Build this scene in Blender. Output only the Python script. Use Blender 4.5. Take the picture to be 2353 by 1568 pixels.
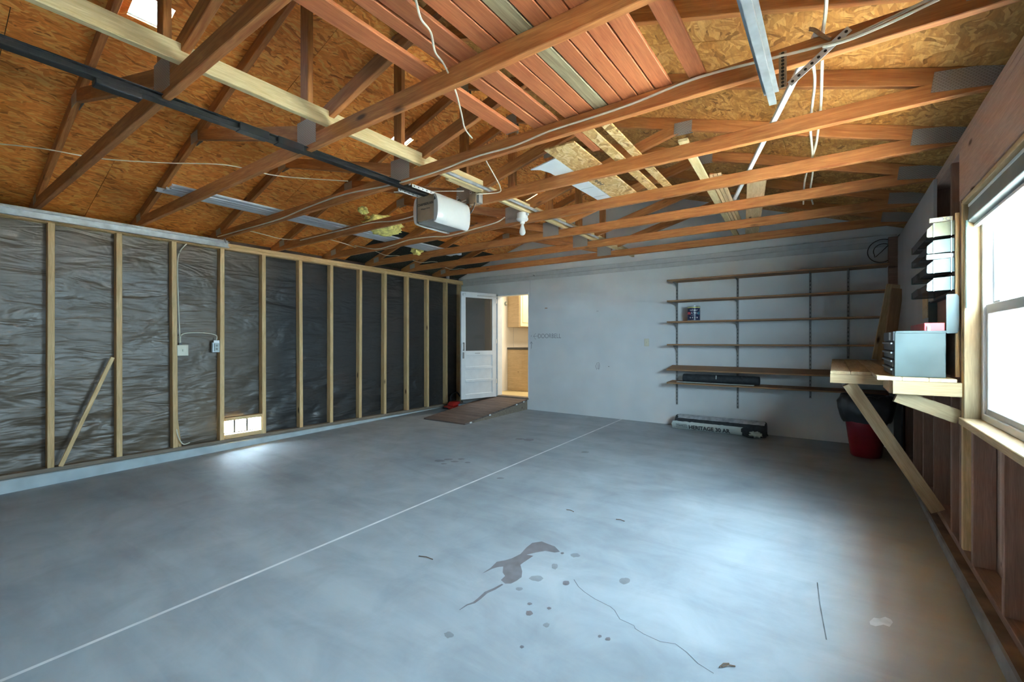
import bpy, bmesh, math, random
from mathutils import Vector, Matrix, noise as mnoise
random.seed(7)
SC = bpy.context.scene
COL = SC.collection
for o in list(bpy.data.objects): bpy.data.objects.remove(o)

# ---------------------------------------------------------------- camera, sky, lights, exposure
FPX, CXP, CYP, HC = 1035.6, 1176.5, 784.5, 1.243      # focal length in pixels, principal point, eye height (z = 0 is the curb top)
YAW = math.atan(741.5 / FPX); SN, CS = math.sin(YAW), math.cos(YAW)
cam = bpy.data.cameras.new('camera'); cam.sensor_width = 36; cam.lens = FPX / 2353 * 36; cam.clip_start = .02
camo = bpy.data.objects.new('camera', cam); COL.objects.link(camo)
camo.location = (0, 0, HC); camo.rotation_euler = (math.pi / 2, 0, YAW); SC.camera = camo

W = bpy.data.worlds.new('sky'); SC.world = W; W.use_nodes = True
wn = W.node_tree; wn.nodes.clear()
wo = wn.nodes.new('ShaderNodeOutputWorld'); wb = wn.nodes.new('ShaderNodeBackground')
wb.inputs['Color'].default_value = (.60, .84, 1.0, 1); wb.inputs['Strength'].default_value = 12.0
wn.links.new(wb.outputs[0], wo.inputs[0])

def portal(name, loc, rot, sx, sy):
    l = bpy.data.lights.new(name, 'AREA'); l.shape = 'RECTANGLE'; l.size = sx; l.size_y = sy; l.cycles.is_portal = True
    o = bpy.data.objects.new(name, l); COL.objects.link(o); o.location = loc; o.rotation_euler = rot
    return o
sun = bpy.data.lights.new('sun', 'SUN'); sun.energy = 55; sun.angle = .02; sun.color = (1, .96, .88)
suno = bpy.data.objects.new('sun', sun); COL.objects.link(suno); suno.rotation_euler = (math.radians(-42), 0, 0)      # sunlight from behind the house, along the right wall
portal('window_portal', (.76, 2.86, 1.42), (0, math.radians(90), 0), 1.3, 1.6); portal('window_portal', (.76, .75, 1.5), (0, math.radians(90), 0), .8, .4)  # second portal serves the added, unseen fill window
SC.view_settings.view_transform = 'Standard'; SC.view_settings.look = 'None'
SC.view_settings.gamma = 1; SC.view_settings.use_curve_mapping = False
SC.view_settings.exposure = 3.0
SC.cycles.use_denoising = True
SC.cycles.max_bounces = 5; SC.cycles.diffuse_bounces = 4; SC.cycles.glossy_bounces = 2; SC.cycles.transmission_bounces = 2; SC.cycles.transparent_max_bounces = 8
SC.cycles.use_adaptive_sampling = True; SC.cycles.adaptive_threshold = .08
SC.cycles.sample_clamp_indirect = 6
SC.cycles.caustics_reflective = False; SC.cycles.caustics_refractive = False

# ---------------------------------------------------------------- room dimensions
XL, XR = -6.05, .60          # front faces of the left and right wall framing
YB, YF = 6.78, -.95          # white back wall, garage door wall
ZP0, ZP1 = 2.364, 2.44       # double top plate
CH = .089                    # 2x4 depth
ROOF = .32                   # roof slope
XM = (XL + XR) / 2
ZC = ZP1 + CH                # top of the truss bottom chords
def fl(y): return -.13 + .0205 * y
def ray(u, v):
    du = u - CXP
    return Vector((-SN * FPX + CS * du, CS * FPX + SN * du, CYP - v))
def at(u, v, x=None, y=None, z=None):                 # point of a plane seen at a picture position
    d = ray(u, v)
    if x is not None: t = x / d.x
    elif y is not None: t = y / d.y
    elif z is not None: t = (z - HC) / d.z
    else: t = (-.13 - HC) / (d.z - .0205 * d.y)       # the sloped floor
    return Vector((0, 0, HC)) + d * t

# ---------------------------------------------------------------- node helpers
class NT:
    def __init__(s, name):
        s.m = bpy.data.materials.new(name); s.m.use_nodes = True; s.t = s.m.node_tree; s.t.nodes.clear()
        s.out = s.n('OutputMaterial'); s.b = s.n('BsdfPrincipled'); s.l(s.b.outputs[0], s.out.inputs[0])
    def n(s, k, **kw):
        d = s.t.nodes.new('ShaderNode' + k)
        for a, v in kw.items(): setattr(d, a, v)
        return d
    def l(s, a, b): s.t.links.new(a, b)
    def set(s, node, **kw):
        for a, v in kw.items(): node.inputs[a.replace('_', ' ')].default_value = v
    def math(s, op, a, b=None, c=None, clamp=False):
        d = s.n('Math', operation=op); d.use_clamp = clamp
        for i, q in enumerate((a, b, c)):
            if q is None: continue
            if isinstance(q, (int, float)): d.inputs[i].default_value = q
            else: s.l(q, d.inputs[i])
        return d.outputs[0]
    def noise(s, vec, scale, detail=3, rough=.5, dist=0):
        d = s.n('TexNoise'); s.set(d, Scale=scale, Detail=detail, Roughness=rough, Distortion=dist)
        if vec is not None: s.l(vec, d.inputs['Vector'])
        return d.outputs[0]
    def ramp(s, fac, *stops):
        d = s.n('ValToRGB'); e = d.color_ramp.elements
        while len(e) < len(stops): e.new(.5)
        for q, (p, c) in zip(e, stops): q.position = p; q.color = (*c, 1) if len(c) == 3 else c
        s.l(fac, d.inputs[0]); return d.outputs[0]
    def mix(s, fac, a, b, mode='MIX'):
        d = s.n('Mix', data_type='RGBA', blend_type=mode)
        for k, q in ((0, fac), (6, a), (7, b)):
            if isinstance(q, (int, float)): d.inputs[k].default_value = q
            elif isinstance(q, tuple): d.inputs[k].default_value = (*q, 1)
            else: s.l(q, d.inputs[k])
        return d.outputs[2]
    def coord(s, kind='Object', scale=(1, 1, 1), rot=(0, 0, 0), rnd=0):
        c = s.n('TexCoord').outputs[kind]
        if rnd:
            r = s.n('ObjectInfo').outputs['Random']; m = s.math('MULTIPLY', r, rnd)
            a = s.n('VectorMath', operation='ADD'); s.l(c, a.inputs[0]); s.l(m, a.inputs[1]); c = a.outputs[0]
        mp = s.n('Mapping'); mp.inputs['Scale'].default_value = scale; mp.inputs['Rotation'].default_value = rot
        s.l(c, mp.inputs[0]); return mp.outputs[0]
    def bump(s, h, strength=.3, dist=.01):
        d = s.n('Bump'); s.set(d, Strength=strength, Distance=dist); s.l(h, d.inputs['Height']); s.l(d.outputs[0], s.b.inputs['Normal'])
    def col(s, c):
        if isinstance(c, tuple): s.b.inputs['Base Color'].default_value = (*c, 1)
        else: s.l(c, s.b.inputs['Base Color'])
    def rough(s, r):
        if isinstance(r, (int, float)): s.b.inputs['Roughness'].default_value = r
        else: s.l(r, s.b.inputs['Roughness'])

M = {}
def plain(name, c, rough=.6, metal=0, var=.12, scale=9, bump=0, spec=.5):
    t = NT(name); f = t.noise(t.coord(rnd=37), scale, 2)
    lo = tuple(q * (1 - var) for q in c); hi = tuple(min(1, q * (1 + var)) for q in c)
    t.col(t.ramp(f, (.3, lo), (.7, hi))); t.rough(rough); t.b.inputs['Metallic'].default_value = metal
    t.b.inputs['Specular IOR Level'].default_value = spec
    if bump: t.bump(f, bump, .004)
    M[name] = t.m; return t.m

def wood(name, dark, light, knot=(.10, .04, .015), rough=.65, vary=.28, grain=1.0, kn=.055):
    t = NT(name)
    v = t.coord(scale=(1.1, 13 * grain, 13 * grain), rnd=41)
    f = t.noise(v, 3.0, 3, .6, .8)
    c = t.ramp(f, (.28, dark), (.55, tuple((a + b) / 2 for a, b in zip(dark, light))), (.75, light))
    fine = t.noise(t.coord(scale=(4, 90, 90), rnd=11), 4, 0)
    c = t.mix(.18, c, t.ramp(fine, (.35, (.25, .2, .15)), (.65, (1, 1, 1))), 'MULTIPLY')
    k = t.n('TexVoronoi'); t.set(k, Scale=1.0, Randomness=1.0); t.l(t.coord(scale=(2.1, 6.5, 6.5), rnd=29), k.inputs['Vector'])
    c = t.mix(t.ramp(k.outputs['Distance'], (kn, (1, 1, 1)), (kn + .07, (0, 0, 0))), c, knot)
    hs = t.n('HueSaturation'); r = t.n('ObjectInfo').outputs['Random']
    t.l(t.math('MULTIPLY_ADD', r, vary, 1 - vary * .55), hs.inputs['Value']); t.l(c, hs.inputs['Color'])
    t.col(hs.outputs[0]); t.rough(rough)
    M[name] = t.m; return t.m

def osb(name, base, spread=1.0, fine=1.0):
    t = NT(name)
    def layer(rot, sc, off):
        v = t.coord(scale=(1, 1, 0), rot=(0, 0, rot), rnd=off)
        a = t.n('VectorMath', operation='ADD'); t.l(v, a.inputs[0])
        t.l(t.math('MULTIPLY', t.noise(t.coord(rnd=off + 2), 9, 1), .10), a.inputs[1])
        mp = t.n('Mapping'); mp.inputs['Scale'].default_value = (sc * .40 * fine, sc * 2.3 * fine, 0); t.l(a.outputs[0], mp.inputs[0])
        k = t.n('TexVoronoi'); t.set(k, Scale=1.0, Randomness=1.0); t.l(mp.outputs[0], k.inputs['Vector'])
        return k
    a, b, c3 = layer(.2 * spread, 22, 5), layer(-.6 * spread, 19, 9), layer(1.1 * spread, 25, 3)
    sel = t.noise(t.coord(scale=(1, 1, 0), rnd=23), 11, 2)
    va = t.n('SeparateColor'); t.l(a.outputs['Color'], va.inputs[0])
    vb = t.n('SeparateColor'); t.l(b.outputs['Color'], vb.inputs[0])
    vc = t.n('SeparateColor'); t.l(c3.outputs['Color'], vc.inputs[0])
    m1 = t.mix(t.ramp(sel, (.47, (0, 0, 0)), (.5, (1, 1, 1))), va.outputs[0], vb.outputs[0])
    sel2 = t.noise(t.coord(scale=(1, 1, 0), rnd=31), 8, 2)
    m2 = t.mix(t.ramp(sel2, (.56, (0, 0, 0)), (.59, (1, 1, 1))), m1, vc.outputs[0])
    r, g, bl = base
    c = t.ramp(m2, (0, (r * .45, g * .36, bl * .25)), (.12, (r * .8, g * .72, bl * .6)), (.6, (r, g, bl)), (.9, (min(1, r * 1.25), g * 1.4, bl * 1.9)))
    big = t.noise(t.coord(scale=(.7, .7, 0), rnd=3), 1.6, 2)
    c = t.mix(.55, c, t.ramp(big, (.3, (.62, .55, .5)), (.65, (1.0, 1.0, 1.0))), 'MULTIPLY')
    c = t.mix(.5, c, t.ramp(t.noise(t.coord(scale=(2.2, 11, 0), rnd=13), 7, 4, .6, .5), (.3, (.55, .48, .40)), (.62, (1.1, 1.08, 1.05))), 'MULTIPLY')
    t.col(c); t.rough(.6)
    M[name] = t.m; return t.m

wood('truss_wood', (.35, .11, .028), (.60, .265, .08))
wood('stud_wood', (.62, .39, .17), (.88, .63, .34), vary=.15)
wood('pale_wood', (.62, .46, .22), (.86, .71, .42), vary=.15, kn=.03)
wood('bench_wood', (.50, .33, .17), (.74, .55, .33), vary=.2)
wood('bench_end', (.30, .205, .105), (.46, .335, .18), vary=.1)
wood('brown_stud', (.27, .145, .10), (.42, .24, .17), vary=.25)
wood('header_wood', (.50, .33, .26), (.64, .45, .36), vary=.1)
wood('shelf_wood', (.30, .15, .07), (.46, .26, .13), vary=.2, kn=.0)
wood('red_board', (.37, .105, .036), (.54, .19, .07), knot=(.08, .03, .02), vary=.3, grain=1.6, kn=.03)
wood('grey_board', (.22, .17, .09), (.45, .37, .22), vary=.2, grain=1.6)
wood('ramp_wood', (.10, .07, .06), (.24, .18, .155), vary=.35, kn=.0)
wood('ramp_side', (.20, .15, .11), (.34, .27, .20), vary=.2)
wood('cabinet_wood', (.60, .43, .24), (.74, .56, .33), vary=.05, kn=.0, grain=.7)
osb('osb', (.98, .345, .062), .45, 1.15)
osb('osb_pale', (.66, .45, .19))
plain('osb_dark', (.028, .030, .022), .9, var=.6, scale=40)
plain('white_wall', (.70, .72, .735), .7, var=.05, scale=2.2)
plain('white_paint', (.70, .74, .77), .45, var=.04)
plain('trim_band', (.50, .52, .535), .6, var=.06)
plain('trim_grey', (.44, .455, .47), .6, var=.08)
plain('drywall', (.45, .42, .42), .85, var=.06, scale=3)
plain('curb', (.46, .53, .56), .85, var=.12, scale=6, bump=.2)
plain('curb_side', (.27, .26, .26), .9, var=.2, scale=6, bump=.2)
plain('dirt', (.19, .115, .075), .95, var=.35, scale=7, bump=.3)
plain('galvanised', (.50, .53, .55), .36, .45, var=.18, scale=14)
plain('steel', (.66, .67, .68), .4, .35, var=.1)
plain('black_steel', (.022, .024, .027), .35, .3, var=.2)
plain('black_plastic', (.018, .018, .02), .4)
plain('aluminium', (.62, .66, .74), .4, .25, var=.06)
plain('white_plastic', (.78, .78, .78), .35, var=.03)
plain('grey_plastic', (.25, .25, .25), .5)
plain('opener_face', (.34, .25, .17), .5)
plain('lens_white', (.60, .60, .60), .3, var=.03)
plain('cable_white', (.72, .68, .56), .5)
plain('cable_dark', (.05, .04, .035), .5)
plain('ivory', (.70, .66, .52), .4, var=.03)
plain('ink', (.045, .045, .05), .8)
plain('pencil', (.17, .18, .20), .9)
plain('insulation', (.80, .68, .22), .95, var=.35, scale=25, bump=1)
plain('felt', (.030, .033, .038), .75, var=.3, scale=20, bump=.4)
plain('grey_felt', (.40, .42, .45), .8, var=.25, scale=20, bump=.4)
plain('wrapper', (.56, .60, .57), .6, var=.1)
plain('can_metal', (.55, .57, .6), .3, .9)
plain('navy_label', (.018, .022, .075), .35)
plain('teal_label', (.05, .22, .30), .35)
plain('toolbox_green', (.062, .082, .080), .42, .15, var=.22, scale=5)
plain('tray_red', (.55, .07, .075), .4)
plain('drawer_black', (.035, .035, .04), .45)
plain('drawer_pull', (.30, .31, .33), .4, .5)
plain('bin_cap', (.115, .165, .158), .5, var=.05)
plain('bin_cap_cream', (.165, .18, .125), .5, var=.05)
plain('bin_dark', (.085, .075, .075), .25)
plain('trash_red', (.27, .012, .022), .4, var=.15)
plain('bag_black', (.045, .047, .055), .28, var=.3, scale=8, bump=1)
plain('black_sheet', (.012, .012, .017), .5)
plain('roller_nap', (.85, .86, .87), .95, bump=1, scale=60)
plain('window_vinyl', (.56, .545, .55), .45, var=.03)
plain('window_white', (.78, .79, .80), .45, var=.03)
plain('shade_grey', (.21, .24, .245), .6, var=.08)
plain('kitchen_floor', (.75, .62, .34), .4, var=.05)
plain('kitchen_ceiling', (.80, .76, .66), .8)
plain('cabinet_cream', (.80, .68, .42), .45, var=.03)
plain('counter_dark', (.06, .055, .045), .4)
plain('vacuum_red', (.45, .028, .022), .3)
plain('vacuum_grey', (.20, .24, .27), .4, .2)
plain('outside_ground', (.62, .58, .50), .95, var=.2, scale=2)
plain('leaf', (.10, .16, .07), .7, var=.4)
plain('bark', (.15, .1, .07), .9)
plain('gravel_white', (.80, .80, .78), .9)
plain('thermostat', (.30, .34, .30), .3, .4)
plain('chalk', (.75, .77, .78), .95)
plain('sheathing', (.085, .058, .05), .85, var=.25, scale=3)

def paper_mat():
    t = NT('building_paper')
    v = t.coord('Object', (1, 1, 1))
    f = t.noise(t.coord('Object', (1, .7, 1.5), rot=(.35, 0, 0)), 2.3, 3, .5, .9)
    f2 = t.noise(t.coord('Object', (1, .45, 2.4), rot=(-.2, 0, 0)), 4.0, 2, .5, 1.5)
    c = t.ramp(t.noise(v, 1.3, 5), (.3, (.095, .066, .043)), (.7, (.19, .138, .092)))
    sy = t.n('SeparateXYZ'); t.l(v, sy.inputs[0])                # paper colour darkens from brown to near black toward the far bays
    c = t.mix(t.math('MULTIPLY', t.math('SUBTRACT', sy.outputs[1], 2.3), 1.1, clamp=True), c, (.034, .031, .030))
    t.col(c); t.rough(t.math('MULTIPLY_ADD', f, .2, .34)); t.b.inputs['Specular IOR Level'].default_value = .7
    t.bump(t.math('ADD', f, t.math('MULTIPLY', f2, .45)), .52, .07)
    M['paper'] = t.m
paper_mat()

def concrete():
    t = NT('concrete'); v = t.coord('Object')
    a = t.noise(v, .55, 3, .55, .4); b = t.noise(v, 3.1, 5, .6, .6)
    col = t.ramp(a, (.3, (.31, .345, .375)), (.5, (.40, .44, .475)), (.72, (.47, .515, .55)))
    col = t.mix(.45, col, t.ramp(b, (.3, (.60, .60, .62)), (.6, (1, 1, 1))), 'MULTIPLY')
    st = t.noise(t.coord('Object', (.35, 1.6, 1), rot=(0, 0, .5)), 2.2, 5, .6, .8)
    col = t.mix(.4, col, t.ramp(st, (.35, (.66, .65, .67)), (.6, (1, 1, 1))), 'MULTIPLY')
    # rusty dirt band along the right curb
    sx = t.n('SeparateXYZ'); t.l(v, sx.inputs[0])
    m = t.math('MULTIPLY', t.math('SUBTRACT', sx.outputs[0], -.10), 1.7, clamp=True)
    m = t.math('MULTIPLY', m, t.math('MULTIPLY_ADD', b, .9, .15), clamp=True)
    col = t.mix(m, col, (.36, .26, .15))
    t.col(col); t.rough(t.math('MULTIPLY_ADD', b, .2, .55)); t.b.inputs['Specular IOR Level'].default_value = .14
    M['concrete'] = t.m
concrete()

def gusset_mat():
    t = NT('truss_plate')
    k = t.n('TexBrick'); t.set(k, Scale=1.0, Color1=(1, 1, 1, 1), Color2=(.8, .8, .8, 1), Mortar=(0, 0, 0, 1))
    k.inputs['Mortar Size'].default_value = .25; k.inputs['Brick Width'].default_value = 1.6; k.inputs['Row Height'].default_value = .6
    t.l(t.coord(scale=(85, 85, 85), rot=(math.pi / 2, 0, 0)), k.inputs['Vector'])
    t.col(t.mix(k.outputs['Fac'], (.70, .67, .64), (.30, .26, .23))); t.b.inputs['Metallic'].default_value = .3; t.rough(.42)
    t.bump(k.outputs['Fac'], .6, .003); M['gusset'] = t.m
gusset_mat()

def wallpaper():
    t = NT('dotted_wallpaper'); k = t.n('TexVoronoi'); t.set(k, Scale=17, Randomness=.15); t.l(t.coord(), k.inputs['Vector'])
    t.col(t.mix(t.ramp(k.outputs['Distance'], (.20, (1, 1, 1)), (.26, (0, 0, 0))), (.80, .74, .64), (.62, .50, .38))); t.rough(.7)
    M['wallpaper'] = t.m
wallpaper()

def glass(name, tint, gloss=.02, haze=0.0, hazecol=(.8, .8, .8)):
    t = NT(name); t.t.nodes.remove(t.b)
    tr = t.n('BsdfTransparent'); tr.inputs[0].default_value = (*tint, 1)
    gl = t.n('BsdfGlossy'); gl.inputs['Roughness'].default_value = .03
    lw = t.n('LayerWeight'); lw.inputs[0].default_value = .5
    mx = t.n('MixShader'); t.l(t.math('ADD', t.math('MULTIPLY', t.math('POWER', lw.outputs['Facing'], 5), .5), gloss, clamp=True), mx.inputs[0]); t.l(tr.outputs[0], mx.inputs[1]); t.l(gl.outputs[0], mx.inputs[2])
    o = mx.outputs[0]
    if haze:
        df = t.n('BsdfDiffuse'); df.inputs[0].default_value = (*hazecol, 1)
        m2 = t.n('MixShader'); m2.inputs[0].default_value = haze; t.l(o, m2.inputs[1]); t.l(df.outputs[0], m2.inputs[2]); o = m2.outputs[0]
    t.l(o, t.out.inputs[0]); M[name] = t.m
glass('clear_glass', (.95, .97, .97))
glass('insect_screen', (.66, .67, .68), 0.0, .34, (.75, .75, .76))
glass('door_glass', (.55, .52, .48), .12, .28, (.18, .155, .135))
glass('bulb_glass', (.9, .9, .9), .05, .75, (.85, .87, .88))
glass('bin_clear', (.45, .42, .42), .10, .45, (.16, .14, .14))
def dome_mat():
    t = NT('frosted_dome'); t.t.nodes.remove(t.b); a = t.n('BsdfTranslucent'); a.inputs[0].default_value = (.30, .32, .33, 1)
    t.l(a.outputs[0], t.out.inputs[0]); M['frosted_dome'] = t.m
dome_mat()
def stain(name, c, a):
    t = NT(name); t.b.inputs['Base Color'].default_value = (*c, 1); t.b.inputs['Roughness'].default_value = .5
    f = t.noise(t.coord('Object'), 14, 4); t.l(t.math('MULTIPLY', t.math('MULTIPLY_ADD', f, .8, .6), a, clamp=True), t.b.inputs['Alpha'])
    M[name] = t.m
stain('stain_brown', (.19, .12, .12), .46)
stain('stain_faint', (.19, .17, .16), .28)
stain('crack', (.09, .11, .12), .55)
stain('skin_white', (.75, .78, .78), .75)

# ---------------------------------------------------------------- object helpers
WM = {}                                             # world matrix of everything built
def link(o, parent, Mw):
    COL.objects.link(o); WM[o.name] = Mw
    if parent is not None:
        o.parent = parent; o.matrix_basis = WM[parent.name].inverted() @ Mw
    else: o.matrix_basis = Mw
    return o
def tag(o, label=None, cat=None, group=None, kind=None):
    if label: o['label'] = label
    if cat: o['category'] = cat
    if group: o['group'] = group
    if kind: o['kind'] = kind
    return o
def thing(name, label, cat, loc, group=None):
    o = bpy.data.objects.new(name, None); o.empty_display_size = .1
    link(o, None, Matrix.Translation(Vector(loc))); return tag(o, label, cat, group)
def mesh_obj(name, me, mat, parent=None, Mw=None):
    if mat is not None and not me.materials: me.materials.append(M[mat])
    return link(bpy.data.objects.new(name, me), parent, Mw if Mw is not None else Matrix())
def from_bm(name, bm, mat, parent=None, Mw=None, smooth=False):
    bmesh.ops.recalc_face_normals(bm, faces=bm.faces)
    me = bpy.data.meshes.new(name); bm.to_mesh(me); bm.free()
    if smooth:
        for p in me.polygons: p.use_smooth = True
        me.set_sharp_from_angle(angle=math.radians(40))
    return mesh_obj(name, me, mat, parent, Mw)
def struct(o): o['kind'] = 'structure'; return o

def add_box(bm, lo, hi, mat=None):
    vs = [bm.verts.new((x, y, z)) for x in (lo[0], hi[0]) for y in (lo[1], hi[1]) for z in (lo[2], hi[2])]
    for f in ((0, 1, 3, 2), (4, 6, 7, 5), (0, 4, 5, 1), (2, 3, 7, 6), (0, 2, 6, 4), (1, 5, 7, 3)): bm.faces.new([vs[i] for i in f])
def bxs(name, boxes, mat, parent=None, bev=0.0, seg=1, Mw=None):
    """one part made of one or more world-space boxes; its origin sits at the first box's centre"""
    c = Vector([(a + b) / 2 for a, b in zip(*boxes[0])])
    bm = bmesh.new()
    for lo, hi in boxes: add_box(bm, [q - w for q, w in zip(lo, c)], [q - w for q, w in zip(hi, c)])
    if bev: bmesh.ops.bevel(bm, geom=bm.edges[:], offset=bev, segments=seg, profile=.5, affect='EDGES', clamp_overlap=True)
    return from_bm(name, bm, mat, parent, (Mw or Matrix()) @ Matrix.Translation(c), smooth=bev > 0 and seg > 1)
def bx(name, lo, hi, mat, parent=None, bev=0.0, seg=1): return bxs(name, [(lo, hi)], mat, parent, bev, seg)
BEAMS = {}
def frame_x(p0, p1, up=(0, 0, 1)):
    p0, p1 = Vector(p0), Vector(p1); X = (p1 - p0).normalized(); U = Vector(up)
    if abs(X.dot(U)) > .98: U = Vector((0, 1, 0))
    Y = U.cross(X).normalized(); Z = X.cross(Y)
    m = Matrix((X, Y, Z)).transposed().to_4x4(); m.translation = (p0 + p1) / 2; return m, (p1 - p0).length
def beam(name, p0, p1, w, h, mat, parent=None, up=(0, 0, 1), ch=.003):
    """a length of lumber: grain runs along its local X, w across, h along 'up'; edges eased"""
    m, L = frame_x(p0, p1, up); key = (round(L, 3), round(w, 4), round(h, 4), mat, ch)
    if key not in BEAMS:
        a, b = w / 2, h / 2; c = min(ch, a * .4, b * .4)
        pr = [(-a + c, -b), (a - c, -b), (a, -b + c), (a, b - c), (a - c, b), (-a + c, b), (-a, b - c), (-a, -b + c)]
        bm = bmesh.new(); r0 = [bm.verts.new((-L / 2, *q)) for q in pr]; r1 = [bm.verts.new((L / 2, *q)) for q in pr]
        for i in range(8): bm.faces.new((r0[i], r0[(i + 1) % 8], r1[(i + 1) % 8], r1[i]))
        bm.faces.new(r0[::-1]); bm.faces.new(r1)
        bmesh.ops.recalc_face_normals(bm, faces=bm.faces)
        me = bpy.data.meshes.new(name); bm.to_mesh(me); bm.free(); BEAMS[key] = me
    return mesh_obj(name, BEAMS[key], mat, parent, m)
def tube(name, pts, r, mat, parent=None, seg=6, close=False):
    pts = [Vector(p) for p in pts]; c = pts[0].copy(); n = len(pts); bm = bmesh.new(); rings = []
    for i, p in enumerate(pts):
        t = (pts[min(i + 1, n - 1)] - pts[max(i - 1, 0)]).normalized()
        if close: t = (pts[(i + 1) % n] - pts[i - 1]).normalized()
        a = t.cross(Vector((0, 0, 1)) if abs(t.z) < .95 else Vector((0, 1, 0))).normalized(); b = t.cross(a)
        rings.append([bm.verts.new(p - c + (a * math.cos(k * 2 * math.pi / seg) + b * math.sin(k * 2 * math.pi / seg)) * r) for k in range(seg)])
    for i in range(n if close else n - 1):
        A, B = rings[i], rings[(i + 1) % n]
        for k in range(seg): bm.faces.new((A[k], A[(k + 1) % seg], B[(k + 1) % seg], B[k]))
    if not close: bm.faces.new(rings[0][::-1]); bm.faces.new(rings[-1])
    return from_bm(name, bm, mat, parent, Matrix.Translation(c), smooth=True)
def spline(pts, n=6):
    P = [Vector(p) for p in pts]; P = [P[0]] + P + [P[-1]]; out = []
    for i in range(1, len(P) - 2):
        for k in range(n):
            t = k / n; a, b, c, d = P[i - 1:i + 3]
            out.append(.5 * ((2 * b) + (c - a) * t + (2 * a - 5 * b + 4 * c - d) * t * t + (3 * b - a - 3 * c + d) * t ** 3))
    return out + [P[-2]]
def cable(name, pts, r, mat, label, cat='cable', group=None, parent=None, n=6):
    o = tube(name, spline(pts, n), r, mat, parent); 
    return o if parent else tag(o, label, cat, group)
def lathe(name, prof, mat, Mw, parent=None, seg=24, cap=True):
    bm = bmesh.new(); rings = []
    for r, z in prof: rings.append([bm.verts.new((r * math.cos(2 * math.pi * k / seg), r * math.sin(2 * math.pi * k / seg), z)) for k in range(seg)] if r > 1e-5 else [bm.verts.new((0, 0, z))])
    for A, B in zip(rings, rings[1:]):
        for k in range(seg):
            q = [A[k % len(A)], A[(k + 1) % len(A)], B[(k + 1) % len(B)], B[k % len(B)]]; q = list(dict.fromkeys(q))
            if len(q) > 2: bm.faces.new(q)
    if cap:
        if len(rings[0]) > 1: bm.faces.new(rings[0][::-1])
        if len(rings[-1]) > 1: bm.faces.new(rings[-1])
    return from_bm(name, bm, mat, parent, Mw, smooth=True)
def prism(name, poly, d, mat, parent=None, bev=0.0, smooth=False):
    """polygon of world points pushed along vector d"""
    poly = [Vector(p) for p in poly]; c = sum(poly, Vector()) / len(poly); d = Vector(d); bm = bmesh.new()
    a = [bm.verts.new(p - c) for p in poly]; b = [bm.verts.new(p - c + d) for p in poly]; n = len(a)
    bm.faces.new(a[::-1]); bm.faces.new(b)
    for i in range(n): bm.faces.new((a[i], a[(i + 1) % n], b[(i + 1) % n], b[i]))
    if bev: bmesh.ops.bevel(bm, geom=bm.edges[:], offset=bev, segments=2, profile=.5, affect='EDGES', clamp_overlap=True)
    return from_bm(name, bm, mat, parent, Matrix.Translation(c), smooth)
def text(name, body, size, mat, Mw, parent=None, bend=None, depth=.0006, sx=1.0, bold=0.0):
    cu = bpy.data.curves.new(name, 'FONT'); cu.body = body; cu.size = size; cu.extrude = depth; cu.align_x = 'CENTER'; cu.align_y = 'CENTER'; cu.offset = bold
    to = bpy.data.objects.new(name, cu); COL.objects.link(to); dg = bpy.context.evaluated_depsgraph_get(); dg.update()
    me = bpy.data.meshes.new_from_object(to.evaluated_get(dg)); bpy.data.objects.remove(to)
    for v in me.vertices:
        v.co.x *= sx
        if bend: a = v.co.x / bend; r = bend + v.co.z; v.co = Vector((r * math.sin(a), v.co.y, r * math.cos(a) - bend))
    me.materials.clear(); me.materials.append(M[mat]); return mesh_obj(name, me, mat, parent, Mw)
def axes(X, Y, Z, loc):
    m = Matrix((Vector(X), Vector(Y), Vector(Z))).transposed().to_4x4(); m.translation = Vector(loc); return m
FACE_Y = lambda p: axes((1, 0, 0), (0, 0, 1), (0, -1, 0), p)      # written on a face that looks toward -y
def perf_strap(name, p0, p1, w, parent, up, mat='steel', n=8, hm='black_plastic'):
    s = beam(name, p0, p1, .003, w, mat, parent, up, .0005)
    p0, p1 = Vector(p0), Vector(p1); m, L = frame_x(p0, p1, up); N = m.to_3x3().col[1]
    for i in range(n):
        q = p0.lerp(p1, (i + .5) / n)
        mm = m.copy(); mm.translation = q
        key = ('hole', round(w, 3))
        if key not in BEAMS:
            bm = bmesh.new(); bmesh.ops.create_circle(bm, cap_ends=True, segments=8, radius=w * .22)
            bmesh.ops.rotate(bm, verts=bm.verts, matrix=Matrix.Rotation(math.pi / 2, 3, 'X'))
            ex = bmesh.ops.extrude_face_region(bm, geom=bm.faces[:]); bmesh.ops.translate(bm, verts=[e for e in ex['geom'] if isinstance(e, bmesh.types.BMVert)], vec=(0, .0044, 0))
            bmesh.ops.translate(bm, verts=bm.verts, vec=(0, -.0022, 0)); bmesh.ops.recalc_face_normals(bm, faces=bm.faces)
            me = bpy.data.meshes.new('hole'); bm.to_mesh(me); bm.free(); me.materials.append(M[hm]); BEAMS[key] = me
        mesh_obj('hole', BEAMS[key], None, s, mm)
    return s

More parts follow.
